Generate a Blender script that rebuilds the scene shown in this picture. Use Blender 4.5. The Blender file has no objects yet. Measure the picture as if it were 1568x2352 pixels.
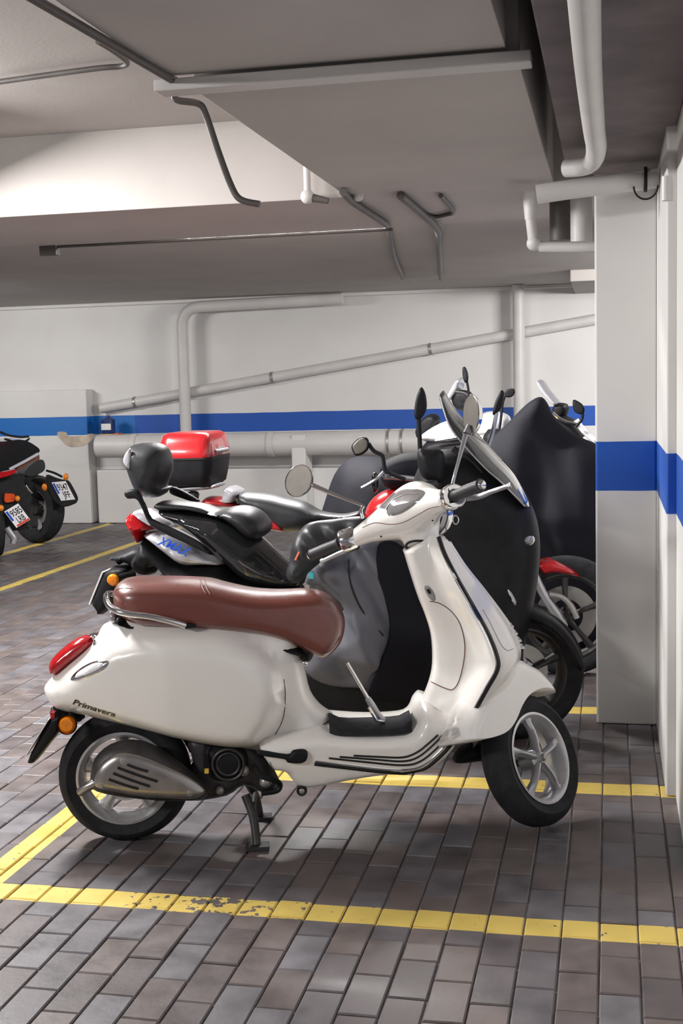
import bpy, bmesh, math, random
import numpy as np
from mathutils import Vector, Matrix
from mathutils.bvhtree import BVHTree
from mathutils.geometry import delaunay_2d_cdt
random.seed(7)
scene = bpy.context.scene
COL = scene.collection

# ---------------------------------------------------------------- camera
FPX, CX, CY, EYE = 2850.0, 784.0, 1176.0, 1.46
PITCH, ROLL, YAW = math.atan(286 / FPX), 0.025, math.radians(12.3)
F0 = Vector((-math.sin(YAW), math.cos(YAW), 0)); R0 = Vector((math.cos(YAW), math.sin(YAW), 0)); U0 = Vector((0, 0, 1))
FW = F0 * math.cos(PITCH) - U0 * math.sin(PITCH)
UPV = U0 * math.cos(PITCH) + F0 * math.sin(PITCH)
RT = R0 * math.cos(ROLL) - UPV * math.sin(ROLL)
UP = UPV * math.cos(ROLL) + R0 * math.sin(ROLL)
CAM = Vector((0, 0, EYE))
cd = bpy.data.cameras.new('camera'); cam = bpy.data.objects.new('camera', cd); COL.objects.link(cam)
cd.sensor_fit = 'VERTICAL'; cd.sensor_height = 36; cd.lens = FPX / 2352 * 36
cd.clip_start = 0.05
m = Matrix.Identity(4)
for i in range(3):
    m[i][0] = RT[i]; m[i][1] = UP[i]; m[i][2] = -FW[i]; m[i][3] = CAM[i]
cam.matrix_world = m
scene.camera = cam

# ---------------------------------------------------------------- world, lamps, exposure
scene.view_settings.view_transform = 'Standard'
scene.view_settings.look = 'None'
scene.view_settings.gamma = 1
scene.view_settings.use_curve_mapping = False
scene.view_settings.exposure = 0.0
w = bpy.data.worlds.new('world'); scene.world = w; w.use_nodes = True
w.node_tree.nodes['Background'].inputs[0].default_value = (0.95, 0.93, 1.0, 1)
w.node_tree.nodes["Background"].inputs[1].default_value = 0.2

def area_lamp(name, loc, target, sx, sy, power, color=(1, 0.975, 0.955)):
    l = bpy.data.lights.new(name, 'AREA'); l.shape = 'RECTANGLE'; l.size = sx; l.size_y = sy
    l.energy = power; l.color = color
    o = bpy.data.objects.new(name, l); COL.objects.link(o); o.location = loc
    o.rotation_euler = (Vector(target) - Vector(loc)).to_track_quat('-Z', 'Y').to_euler()
    return o
area_lamp('tube_lamp', (-3.3, 4.6, 2.6), (-2.4, 4.4, 0), 1.2, 0.2, 230)          # aisle lamp left of the bikes
area_lamp('tube_lamp', (-1.9, 7.34, 2.45), (-1.9, 7.6, 0), 1.3, 0.08, 190)       # lamp bay behind the far beam
area_lamp('tube_lamp', (1.6, 10.0, 2.3), (-0.8, 13.2, 1.5), 1.2, 0.3, 130)       # behind the pillar
area_lamp('tube_lamp', (-7.0, 10.0, 2.4), (-6.0, 13.0, 0.9), 1.2, 0.3, 75)
area_lamp('tube_lamp', (-4.3, -0.2, 2.6), (-1.4, 3.6, 0.7), 1.3, 0.25, 112)      # next aisle lamp, behind and left of the camera

# ---------------------------------------------------------------- materials
def new_mat(name):
    mt = bpy.data.materials.new(name); mt.use_nodes = True
    return mt, mt.node_tree, mt.node_tree.nodes['Principled BSDF']
def mat(name, col, rough=0.5, metal=0.0, coat=0.0, var=0.0, scale=20.0, bump=0.0, bscale=200.0, trans=0.0, spec=0.5, sheen=0.0, rvar=0.0):
    mt, nt, b = new_mat(name)
    b.inputs['Base Color'].default_value = (*col, 1); b.inputs['Roughness'].default_value = rough
    b.inputs['Metallic'].default_value = metal; b.inputs['Coat Weight'].default_value = coat
    b.inputs['Coat Roughness'].default_value = 0.06 if name != 'brown_leather' else 0.22; b.inputs['Specular IOR Level'].default_value = spec
    if max(col) < 0.03: b.inputs['Specular IOR Level'].default_value = 0.18 if rough > 0.45 else 0.35
    b.inputs['Transmission Weight'].default_value = trans; b.inputs['Sheen Weight'].default_value = sheen
    tc = nt.nodes.new('ShaderNodeTexCoord')
    if var or rvar:
        n = nt.nodes.new('ShaderNodeTexNoise'); n.inputs['Scale'].default_value = scale; n.inputs['Detail'].default_value = 5
        nt.links.new(tc.outputs['Object'], n.inputs['Vector'])
        if var:
            r = nt.nodes.new('ShaderNodeMapRange'); r.inputs['From Min'].default_value = 0.3; r.inputs['From Max'].default_value = 0.7
            r.inputs['To Min'].default_value = 1 - var; r.inputs['To Max'].default_value = 1 + var
            nt.links.new(n.outputs['Fac'], r.inputs['Value'])
            mx = nt.nodes.new('ShaderNodeVectorMath'); mx.operation = 'SCALE'; mx.inputs[0].default_value = col
            nt.links.new(r.outputs[0], mx.inputs['Scale']); nt.links.new(mx.outputs[0], b.inputs['Base Color'])
        if rvar:
            r = nt.nodes.new('ShaderNodeMapRange'); r.inputs['From Min'].default_value = 0.3; r.inputs['From Max'].default_value = 0.7
            r.inputs['To Min'].default_value = max(0, rough - rvar); r.inputs['To Max'].default_value = rough + rvar
            nt.links.new(n.outputs['Fac'], r.inputs['Value']); nt.links.new(r.outputs[0], b.inputs['Roughness'])
    if bump:
        n = nt.nodes.new('ShaderNodeTexNoise'); n.inputs['Scale'].default_value = bscale; n.inputs['Detail'].default_value = 3
        nt.links.new(tc.outputs['Object'], n.inputs['Vector'])
        bp = nt.nodes.new('ShaderNodeBump'); bp.inputs['Strength'].default_value = bump; bp.inputs['Distance'].default_value = 0.002
        nt.links.new(n.outputs['Fac'], bp.inputs['Height']); nt.links.new(bp.outputs[0], b.inputs['Normal'])
    return mt
M = dict(
    white=mat('white_lacquer', (0.82, 0.795, 0.755), 0.26, coat=0.6, var=0.015, scale=6),
    black=mat('black_plastic', (0.012, 0.012, 0.014), 0.5, var=0.2, bump=0.15),
    gloss=mat('black_lacquer', (0.012, 0.013, 0.014), 0.12, coat=0.6, var=0.1),
    rubber=mat('tyre_rubber', (0.022, 0.022, 0.025), 0.72, var=0.25, scale=30, bump=0.3),
    grip=mat('grip_rubber', (0.03, 0.03, 0.033), 0.55, bump=0.4),
    chrome=mat('chrome', (0.75, 0.75, 0.76), 0.1, 1.0, rvar=0.05),
    alu=mat('painted_silver', (0.42, 0.42, 0.44), 0.35, 0.75, var=0.05, rvar=0.08),
    rim=mat('rim_silver', (0.55, 0.55, 0.56), 0.3, 0.6, rvar=0.1),
    shield=mat('heat_shield_metal', (0.36, 0.34, 0.33), 0.32, 0.85, var=0.06, rvar=0.08),
    iron=mat('dark_iron', (0.05, 0.047, 0.048), 0.5, 0.5, var=0.3, bump=0.3),
    leather=mat('brown_leather', (0.155, 0.040, 0.028), 0.36, var=0.08, scale=9, bump=0.3, bscale=420, coat=0.8),
    seam=mat('seam_thread', (0.12, 0.04, 0.03), 0.6, var=0.1),
    red=mat('red_lens', (0.42, 0.008, 0.012), 0.12, coat=0.7, var=0.15, scale=40),
    redpaint=mat('red_lacquer', (0.43, 0.012, 0.016), 0.22, coat=0.8, var=0.04),
    orange=mat('orange_lens', (0.75, 0.22, 0.01), 0.2, coat=0.5, var=0.12, scale=60),
    mirror=mat('mirror_glass', (0.19, 0.175, 0.155), 0.35, 0.6, rvar=0.02),
    lens=mat('instrument_glass', (0.26, 0.25, 0.25), 0.1, 0.2, coat=1.0, var=0.2, scale=25),
    seatblk=mat('black_vinyl', (0.022, 0.023, 0.026), 0.4, var=0.1, bump=0.25, bscale=300),
    cloth=mat('grey_waterproof_cloth', (0.10, 0.103, 0.125), 0.5, var=0.12, scale=5, bump=0.25, bscale=90),
    cover=mat('black_cover_cloth', (0.006, 0.006, 0.010), 0.75, var=0.2, scale=4, bump=0.3, bscale=60),
    silver=mat('silver_lacquer', (0.50, 0.50, 0.54), 0.28, 0.3, coat=0.6, var=0.03),
    offwhite=mat('white_fairing', (0.80, 0.80, 0.82), 0.25, coat=0.6, var=0.03),
    blue=mat('blue_lettering', (0.01, 0.09, 0.62), 0.3, var=0.05),
    darkletter=mat('dark_lettering', (0.03, 0.03, 0.03), 0.3, 0.5, var=0.05),
    reflect=mat('reflective_strip', (0.5, 0.5, 0.56), 0.4, var=0.05),
    screen=mat('smoked_screen', (0.05, 0.055, 0.055), 0.06, coat=1.0, var=0.1),
    platew=mat('plate_white', (0.80, 0.80, 0.82), 0.35, var=0.03),
    plateb=mat('plate_blue', (0.01, 0.07, 0.5), 0.35, var=0.03),
    amber=mat('red_orange_lens', (0.6, 0.07, 0.01), 0.25, coat=0.4, var=0.2, scale=60),
    plater=mat('plate_red', (0.7, 0.05, 0.03), 0.35, var=0.03),
    copper=mat('brown_panel', (0.16, 0.05, 0.02), 0.35, var=0.1),
    pipe=mat('painted_pipe', (0.60, 0.585, 0.57), 0.45, var=0.06, scale=4, bump=0.2, bscale=40),
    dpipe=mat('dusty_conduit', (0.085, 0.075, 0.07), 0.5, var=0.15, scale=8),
    steel=mat('galvanised_clip', (0.35, 0.34, 0.33), 0.4, 0.6, var=0.1),
    ring=mat('black_ring', (0.02, 0.02, 0.02), 0.5, var=0.1),
    can=mat('dark_blue_enamel', (0.012, 0.035, 0.16), 0.35, var=0.2, scale=15),
    label=mat('paper_label', (0.75, 0.74, 0.72), 0.6, var=0.05),
    yellow=mat('yellow_strip', (0.75, 0.50, 0.05), 0.5, var=0.05),
    teal=mat('teal_tag', (0.05, 0.45, 0.5), 0.5, var=0.05),
    coral=mat('coral_tag', (0.8, 0.16, 0.07), 0.5, var=0.05),
    dirt=mat('joint_sand', (0.15, 0.14, 0.14), 0.85, var=0.3, scale=12, bump=0.5, bscale=150),
    slab=mat('painted_ceiling', (0.46, 0.43, 0.41), 0.8, var=0.07, scale=1.6, bump=0.3, bscale=60),
)

def wall_mat():
    mt, nt, b = new_mat('wall_paint_with_blue_band'); N = nt.nodes; Lk = nt.links
    g = N.new('ShaderNodeNewGeometry'); s = N.new('ShaderNodeSeparateXYZ'); Lk.new(g.outputs['Position'], s.inputs[0])
    n = N.new('ShaderNodeTexNoise'); n.inputs['Scale'].default_value = 2.2; n.inputs['Detail'].default_value = 6; Lk.new(g.outputs['Position'], n.inputs['Vector'])
    ad = N.new('ShaderNodeMath'); ad.operation = 'MULTIPLY_ADD'; ad.inputs[1].default_value = 0.012; Lk.new(n.outputs['Fac'], ad.inputs[0]); Lk.new(s.outputs['Z'], ad.inputs[2])
    a = N.new('ShaderNodeMath'); a.operation = 'GREATER_THAN'; a.inputs[1].default_value = 1.006; Lk.new(ad.outputs[0], a.inputs[0])
    c = N.new('ShaderNodeMath'); c.operation = 'LESS_THAN'; c.inputs[1].default_value = 1.213; Lk.new(ad.outputs[0], c.inputs[0])
    d = N.new('ShaderNodeMath'); d.operation = 'MULTIPLY'; Lk.new(a.outputs[0], d.inputs[0]); Lk.new(c.outputs[0], d.inputs[1])
    cr = N.new('ShaderNodeValToRGB'); cr.color_ramp.elements[0].position = 0.3; cr.color_ramp.elements[0].color = (0.66, 0.645, 0.63, 1)
    cr.color_ramp.elements[1].position = 0.6; cr.color_ramp.elements[1].color = (0.69, 0.68, 0.665, 1); Lk.new(n.outputs['Fac'], cr.inputs[0])
    mx = N.new('ShaderNodeMix'); mx.data_type = 'RGBA'; Lk.new(d.outputs[0], mx.inputs['Factor']); Lk.new(cr.outputs[0], mx.inputs['A'])
    lx = N.new('ShaderNodeMath'); lx.operation = 'LESS_THAN'; lx.inputs[1].default_value = -5.25; Lk.new(s.outputs['X'], lx.inputs[0])
    bm_ = N.new('ShaderNodeMix'); bm_.data_type = 'RGBA'; bm_.inputs['A'].default_value = (0.004, 0.075, 0.40, 1); bm_.inputs['B'].default_value = (0.006, 0.14, 0.48, 1)
    Lk.new(lx.outputs[0], bm_.inputs['Factor']); Lk.new(bm_.outputs['Result'], mx.inputs['B'])
    Lk.new(mx.outputs['Result'], b.inputs['Base Color']); b.inputs['Roughness'].default_value = 0.5
    return mt
M['wall'] = wall_mat()

def brick_mat():
    mt, nt, b = new_mat('clay_paver_with_worn_yellow_paint'); N = nt.nodes; Lk = nt.links
    g = N.new('ShaderNodeNewGeometry'); s = N.new('ShaderNodeSeparateXYZ'); Lk.new(g.outputs['Position'], s.inputs[0])
    def mth(op, a_, b_=None, c_=None):
        q = N.new('ShaderNodeMath'); q.operation = op
        for i, v in enumerate((a_, b_, c_)):
            if v is None: continue
            if isinstance(v, (int, float)): q.inputs[i].default_value = v
            else: Lk.new(v, q.inputs[i])
        return q.outputs[0]
    at = N.new('ShaderNodeAttribute'); at.attribute_name = 'tint'
    cr = N.new('ShaderNodeValToRGB'); e = cr.color_ramp.elements
    e[0].position = 0; e[0].color = (0.095, 0.08, 0.082, 1); e[1].position = 1; e[1].color = (0.145, 0.138, 0.15, 1)
    k = e.new(0.45); k.color = (0.13, 0.105, 0.098, 1); k = e.new(0.72); k.color = (0.112, 0.103, 0.112, 1)
    Lk.new(at.outputs['Fac'], cr.inputs[0])
    n1 = N.new('ShaderNodeTexNoise'); n1.inputs['Scale'].default_value = 9; n1.inputs['Detail'].default_value = 7; Lk.new(g.outputs['Position'], n1.inputs['Vector'])
    mr = N.new('ShaderNodeMapRange'); mr.inputs['From Min'].default_value = 0.3; mr.inputs['From Max'].default_value = 0.7
    mr.inputs['To Min'].default_value = 0.75; mr.inputs['To Max'].default_value = 1.25; Lk.new(n1.outputs['Fac'], mr.inputs['Value'])
    vm = N.new('ShaderNodeVectorMath'); vm.operation = 'SCALE'; Lk.new(cr.outputs[0], vm.inputs[0]); Lk.new(mr.outputs[0], vm.inputs['Scale'])
    def band(ax, c_, h_): return mth('LESS_THAN', mth('ABSOLUTE', mth('SUBTRACT', ax, c_)), h_)
    X, Y = s.outputs['X'], s.outputs['Y']
    l1 = band(Y, 3.25, 0.057); l2 = band(Y, 4.44, 0.064); l3 = band(Y, 5.52, 0.06)
    l4 = mth('MULTIPLY', band(X, -1.845, 0.05), mth('GREATER_THAN', Y, 3.19))
    l5 = band(X, -4.53, 0.05); l6 = band(X, -5.5, 0.05)
    far = mth('GREATER_THAN', Y, 8.2); l5 = mth('MULTIPLY', l5, far); l6 = mth('MULTIPLY', l6, far)
    right = mth('GREATER_THAN', X, -1.9); l2 = mth('MULTIPLY', l2, right); l3 = mth('MULTIPLY', l3, right)
    tot = l1
    for q in (l2, l3, l4, l5, l6): tot = mth('MAXIMUM', tot, q)
    # wear, stronger on a stretch of the near line
    n2 = N.new('ShaderNodeTexNoise'); n2.inputs['Scale'].default_value = 24; n2.inputs['Detail'].default_value = 6; n2.inputs['Roughness'].default_value = 0.6; Lk.new(g.outputs['Position'], n2.inputs['Vector'])
    st = mth('SUBTRACT', 1.0, mth('MINIMUM', mth('MULTIPLY', mth('ABSOLUTE', mth('SUBTRACT', X, -1.09)), 2.6), 1.0))
    thr = mth('ADD', 0.34, mth('MULTIPLY', st, mth('MULTIPLY', band(Y, 3.25, 0.1), 0.16)))
    keep = mth('GREATER_THAN', n2.outputs['Fac'], thr)
    fac = mth('MULTIPLY', tot, keep)
    mx = N.new('ShaderNodeMix'); mx.data_type = 'RGBA'; Lk.new(fac, mx.inputs['Factor']); Lk.new(vm.outputs[0], mx.inputs['A'])
    yc = N.new('ShaderNodeVectorMath'); yc.operation = 'SCALE'; yc.inputs[0].default_value = (0.66, 0.49, 0.115)
    mr2 = N.new('ShaderNodeMapRange'); mr2.inputs['To Min'].default_value = 0.8; mr2.inputs['To Max'].default_value = 1.15; Lk.new(n1.outputs['Fac'], mr2.inputs['Value']); Lk.new(mr2.outputs[0], yc.inputs['Scale'])
    Lk.new(yc.outputs[0], mx.inputs['B']); Lk.new(mx.outputs['Result'], b.inputs['Base Color'])
    rr = N.new('ShaderNodeMapRange'); rr.inputs['From Min'].default_value = 0.3; rr.inputs['From Max'].default_value = 0.7
    rr.inputs['To Min'].default_value = 0.38; rr.inputs['To Max'].default_value = 0.58; Lk.new(n1.outputs['Fac'], rr.inputs['Value']); Lk.new(rr.outputs[0], b.inputs['Roughness'])
    n3 = N.new('ShaderNodeTexNoise'); n3.inputs['Scale'].default_value = 45; n3.inputs['Detail'].default_value = 5; Lk.new(g.outputs['Position'], n3.inputs['Vector'])
    bp = N.new('ShaderNodeBump'); bp.inputs['Strength'].default_value = 0.25; bp.inputs['Distance'].default_value = 0.003
    Lk.new(n3.outputs['Fac'], bp.inputs['Height']); Lk.new(bp.outputs[0], b.inputs['Normal'])
    return mt
M['brick'] = brick_mat()

# ---------------------------------------------------------------- helpers
def ray(x, y):
    return (FW * FPX + RT * (x - CX) - UP * (y - CY)).normalized()
def onZ(x, y, z=0.0):
    d = ray(x, y); return CAM + d * ((z - EYE) / d.z)
def onY(x, y, Y):
    d = ray(x, y); return CAM + d * (Y / d.y)
def onX(x, y, X):
    d = ray(x, y); return CAM + d * (X / d.x)

class Frame:
    def __init__(s, M_): s.M = M_; s.I = M_.inverted(); s.o = s.I @ CAM; s.R = s.I.to_3x3()
    def at(s, x, y, v, ax=1):
        d = s.R @ ray(x, y); return s.o + d * ((v - s.o[ax]) / d[ax])
    def hit(s, x, y, bvh, off=0.0):
        d = (s.R @ ray(x, y)).normalized(); h, n, i, q = bvh.ray_cast(s.o, d)
        if h is None: return None, None
        if n.dot(d) > 0: n = -n
        return h + n * off, n
def frame_at(loc, ang):
    return Frame(Matrix.Translation(loc) @ Matrix.Rotation(ang, 4, 'Z'))

def tag(o, label=None, cat=None, group=None, kind=None):
    if label: o['label'] = label
    if cat: o['category'] = cat
    if group: o['group'] = group
    if kind: o['kind'] = kind
    return o
def empty(name, M_, label, cat, group=None):
    o = bpy.data.objects.new(name, None); COL.objects.link(o); o.matrix_world = M_; o.empty_display_size = 0.1
    return tag(o, label, cat, group)

def catmull(pts, n=6, closed=False):
    P = [Vector(p) for p in pts]; N = len(P); out = []
    rng = range(N) if closed else range(N - 1)
    for i in rng:
        if closed: a, b, c, d = P[i - 1], P[i], P[(i + 1) % N], P[(i + 2) % N]
        else: a, b, c, d = P[max(i - 1, 0)], P[i], P[i + 1], P[min(i + 2, N - 1)]
        for k in range(n):
            t = k / n
            out.append(0.5 * ((2 * b) + (c - a) * t + (2 * a - 5 * b + 4 * c - d) * t * t + (3 * b - a - 3 * c + d) * t ** 3))
    if not closed: out.append(P[-1].copy())
    return out

class MB:
    def __init__(s): s.v = []; s.f = []
    def add(s, vs, fs):
        k = len(s.v); s.v += [Vector(v) for v in vs]; s.f += [tuple(i + k for i in f) for f in fs]; return s
    def box(s, lo, hi, M_=None):
        vs = [Vector((x, y, z)) for x in (lo[0], hi[0]) for y in (lo[1], hi[1]) for z in (lo[2], hi[2])]
        if M_: vs = [M_ @ v for v in vs]
        return s.add(vs, [(0, 1, 3, 2), (4, 6, 7, 5), (0, 4, 5, 1), (2, 3, 7, 6), (0, 2, 6, 4), (1, 5, 7, 3)])
    def tube(s, pts, r, seg=10, smooth=0, cap=True, closed=False, flat=1.0):
        P = [Vector(p) for p in pts]
        R_ = list(r) if isinstance(r, (list, tuple)) else [r] * len(P)
        if smooth:
            Q = catmull([(*p,) for p in P], smooth, closed)
            n0 = len(P); R2 = []
            for i in range(len(Q)):
                t = i / smooth; k = int(t); u = t - k
                R2.append(R_[k % n0] * (1 - u) + R_[(k + 1) % n0 if closed else min(k + 1, n0 - 1)] * u)
            P, R_ = Q, R2
        N = len(P); vs = []; fs = []
        up = None
        for i, p in enumerate(P):
            t = (P[(i + 1) % N] - P[i - 1]) if closed else (P[min(i + 1, N - 1)] - P[max(i - 1, 0)])
            if t.length < 1e-9: t = Vector((0, 0, 1))
            t.normalize()
            if up is None:
                up = Vector((0, 1, 0)) if abs(t.y) < 0.9 else Vector((0, 0, 1))
            a = up - t * up.dot(t)
            if a.length < 1e-6: a = t.orthogonal()
            a.normalize(); b_ = t.cross(a); up = a
            for k in range(seg):
                th = 2 * math.pi * k / seg
                vs.append(p + (a * math.cos(th) * flat + b_ * math.sin(th)) * R_[i])
        rr = N if closed else N - 1
        for i in range(rr):
            j = (i + 1) % N
            for k in range(seg):
                l = (k + 1) % seg; fs.append((i * seg + k, i * seg + l, j * seg + l, j * seg + k))
        if cap and not closed:
            fs.append(tuple(range(seg))[::-1]); fs.append(tuple((N - 1) * seg + k for k in range(seg)))
        return s.add(vs, fs)
    def lathe(s, prof, M_, seg=48, a0=0, a1=2 * math.pi, closed=False):
        """prof = [(radius, axial)], axis = local y of M_"""
        full = abs(a1 - a0 - 2 * math.pi) < 1e-6; n = seg if full else seg + 1; vs = []; fs = []
        for i in range(n):
            th = a0 + (a1 - a0) * i / seg
            for (r, y) in prof: vs.append(M_ @ Vector((r * math.cos(th), y, r * math.sin(th))))
        k = len(prof)
        for i in range(n if full else n - 1):
            j = (i + 1) % n
            for q in range(k if closed else k - 1):
                p = (q + 1) % k
                fs.append((i * k + q, j * k + q, j * k + p, i * k + p))
        return s.add(vs, fs)
    def loft(s, rings, closed=True, cap=True):
        n = len(rings[0]); vs = [v for r in rings for v in r]; fs = []
        for i in range(len(rings) - 1):
            for k in range(n if closed else n - 1):
                l = (k + 1) % n; fs.append((i * n + k, i * n + l, (i + 1) * n + l, (i + 1) * n + k))
        if cap:
            fs.append(tuple(range(n))[::-1]); fs.append(tuple((len(rings) - 1) * n + k for k in range(n)))
        return s.add(vs, fs)
    def ball(s, c, r, sc=(1, 1, 1), M_=None, nu=16, nv=10):
        rings = []
        for j in range(1, nv):
            ph = math.pi * j / nv
            rings.append([Vector((math.sin(ph) * math.cos(2 * math.pi * k / nu) * r * sc[0], math.sin(ph) * math.sin(2 * math.pi * k / nu) * r * sc[1], math.cos(ph) * r * sc[2])) for k in range(nu)])
        X = M_ if M_ else Matrix.Identity(4)
        c = Vector(c); rings = [[c + X.to_3x3() @ v for v in R_] for R_ in rings]
        return s.loft(rings)
    def mesh(s, name='m', merge=1e-5):
        me = bpy.data.meshes.new(name); me.from_pydata([tuple(v) for v in s.v], [], s.f)
        bm = bmesh.new(); bm.from_mesh(me)
        bmesh.ops.remove_doubles(bm, verts=bm.verts, dist=merge)
        bmesh.ops.recalc_face_normals(bm, faces=bm.faces)
        bm.to_mesh(me); bm.free(); return me
    def build(s, name, mt, parent=None, smooth=True, ang=40, M_=None, bevel=0):
        if M_: s.v = [M_ @ v for v in s.v]
        me = s.mesh(name); me.materials.append(mt)
        o = bpy.data.objects.new(name, me); COL.objects.link(o)
        if parent: o.parent = parent
        if smooth:
            me.shade_smooth(); me.set_sharp_from_angle(angle=math.radians(ang))
        if bevel:
            b = o.modifiers.new('bevel', 'BEVEL'); b.width = bevel; b.segments = 2; b.limit_method = 'ANGLE'
        return o
    def bvh(s):
        return BVHTree.FromPolygons([tuple(v) for v in s.v], s.f)

def rrect(cx, cy, hx, hy, r, z, n=5):
    out = []
    for (sx, sy, a) in ((1, 1, 0), (-1, 1, 90), (-1, -1, 180), (1, -1, 270)):
        for k in range(n + 1):
            t = math.radians(a + 90 * k / n)
            out.append(Vector((cx + sx * (hx - r) + r * math.cos(t), cy + sy * (hy - r) + r * math.sin(t), z)))
    return out

def segdist(P, poly):
    """P (n,2), poly (m,2) closed -> min distance"""
    A = poly; B = np.roll(poly, -1, axis=0); d = B - A; L2 = (d ** 2).sum(1) + 1e-12
    best = np.full(len(P), 1e9)
    for i in range(len(A)):
        t = np.clip(((P - A[i]) @ d[i]) / L2[i], 0, 1)
        q = A[i] + t[:, None] * d[i]
        best = np.minimum(best, ((P - q) ** 2).sum(1))
    return np.sqrt(best)
def inside(P, poly):
    r = np.zeros(len(P), bool); x, y = P[:, 0], P[:, 1]; j = len(poly) - 1
    for i in range(len(poly)):
        xi, yi = poly[i]; xj, yj = poly[j]
        c = ((yi > y) != (yj > y)) & (x < (xj - xi) * (y - yi) / (yj - yi + 1e-15) + xi)
        r ^= c; j = i
    return r

def pillow(pts, W, D, yc=0.0, p=2.0, step=0.018, smooth=3, wfn=None, both=True, back=None, edge=0.0, yfn=None):
    """a solid grown from a side outline [(x,z)] in the x,z plane: half thickness W*profile(distance from the outline)."""
    if smooth: pl = [(v[0], v[1]) for v in catmull([(a, b, 0) for a, b in pts], smooth, True)]
    else: pl = [tuple(q) for q in pts]
    # resample evenly
    poly = []
    for i in range(len(pl)):
        a = np.array(pl[i]); b_ = np.array(pl[(i + 1) % len(pl)]); L_ = np.linalg.norm(b_ - a); n = max(1, int(round(L_ / step)))
        for k in range(n): poly.append(a + (b_ - a) * k / n)
    q = [poly[0]]
    for c in poly[1:]:
        if np.linalg.norm(c - q[-1]) > step * 0.3: q.append(c)
    poly = np.array(q)
    area = 0.5 * np.sum(poly[:, 0] * np.roll(poly[:, 1], -1) - np.roll(poly[:, 0], -1) * poly[:, 1])
    if area < 0: poly = poly[::-1]
    tang = np.roll(poly, -1, 0) - np.roll(poly, 1, 0); tang /= (np.linalg.norm(tang, axis=1)[:, None] + 1e-9)
    nrm = np.stack([-tang[:, 1], tang[:, 0]], 1)
    cand = [poly]
    last = 0
    ds = [D * (1 - math.cos(math.radians(a))) for a in (14, 28, 42, 58, 75, 90)]
    for d in ds:
        Q = poly + nrm * d; ok = inside(Q, poly); Q = Q[ok]
        if len(Q):
            dd = segdist(Q, poly); Q = Q[dd > d * 0.94]
        Kp = []
        mn = max(0.35 * step, min(step * 0.8, (d - last) * 0.9))
        for c in Q:
            if not Kp or np.linalg.norm(c - Kp[-1]) > mn: Kp.append(c)
        if Kp: cand.append(np.array(Kp))
        last = d
    lo = poly.min(0); hi = poly.max(0)
    gx, gz = np.meshgrid(np.arange(lo[0], hi[0], step), np.arange(lo[1], hi[1], step * 0.87))
    gx = gx + (np.arange(gx.shape[0])[:, None] % 2) * step / 2
    G = np.stack([gx.ravel(), gz.ravel()], 1); G = G[inside(G, poly)]
    if len(G):
        dd = segdist(G, poly); G = G[dd > last + step * 0.5]
        cand.append(G)
    allp = np.concatenate(cand); nb = len(poly)
    V, E_, Fc, *_ = delaunay_2d_cdt([Vector(c) for c in allp], [(i, (i + 1) % nb) for i in range(nb)], [], 1, 1e-5)
    P = np.array([(v[0], v[1]) for v in V]); d = segdist(P, poly)
    t = np.clip(d / D, 0, 1); prof = (1 - (1 - t) ** p) ** (1 / p)
    wv = W * prof if wfn is None else np.array(wfn(P[:, 0], P[:, 1], d, prof))
    wv = np.where(d < 1e-4, edge, wv + edge) if edge is not None else wv
    edge = 1.0 if edge is None else edge
    yv = np.full(len(P), yc) if yfn is None else np.array(yfn(P[:, 0], P[:, 1], d, prof)) + yc
    bw = wv if back is None else wv * back
    mb = MB(); n = len(P)
    fr = [(P[i, 0], yv[i] - wv[i], P[i, 1]) for i in range(n)]
    if both:
        bk = [(P[i, 0], yv[i] + bw[i], P[i, 1]) for i in range(n)]
        fs = [tuple(f) for f in Fc] + [tuple(i + n for i in reversed(f)) for f in Fc]
        if edge > 0:
            cnt = {}
            for f in Fc:
                for a, b_ in zip(f, list(f[1:]) + [f[0]]):
                    cnt[(a, b_)] = 1
            for (a, b_) in cnt:
                if (b_, a) not in cnt: fs.append((b_, a, a + n, b_ + n))
        mb.add(fr + bk, fs)
    else: mb.add(fr, [tuple(f) for f in Fc])
    return mb

def outline(fr, px, y): return [(lambda v: (v.x, v.z))(fr.at(a, b, y)) for a, b in px]
def shape(fr, px, W, D, y=0.0, ytrace=None, name='panel', mt=None, parent=None, **k):
    """outline read at local plane ytrace, solid centred on local y"""
    mb = pillow(outline(fr, px, y if ytrace is None else ytrace), W, D, yc=y, **k)
    ang = k.get('ang', 55)
    if name: mb.obj = mb.build(name, mt, parent, ang=80)
    return mb

def remesh(o, voxel, it=6):
    md = o.modifiers.new('remesh', 'REMESH'); md.mode = 'VOXEL'; md.voxel_size = voxel; md.use_smooth_shade = True
    sm = o.modifiers.new('smooth', 'SMOOTH'); sm.iterations = it; sm.factor = 0.5
    dg = bpy.context.evaluated_depsgraph_get(); me = bpy.data.meshes.new_from_object(o.evaluated_get(dg))
    mt = o.data.materials[0]; o.modifiers.clear(); o.data = me
    if not me.materials: me.materials.append(mt)
    me.shade_smooth(); return o

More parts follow.
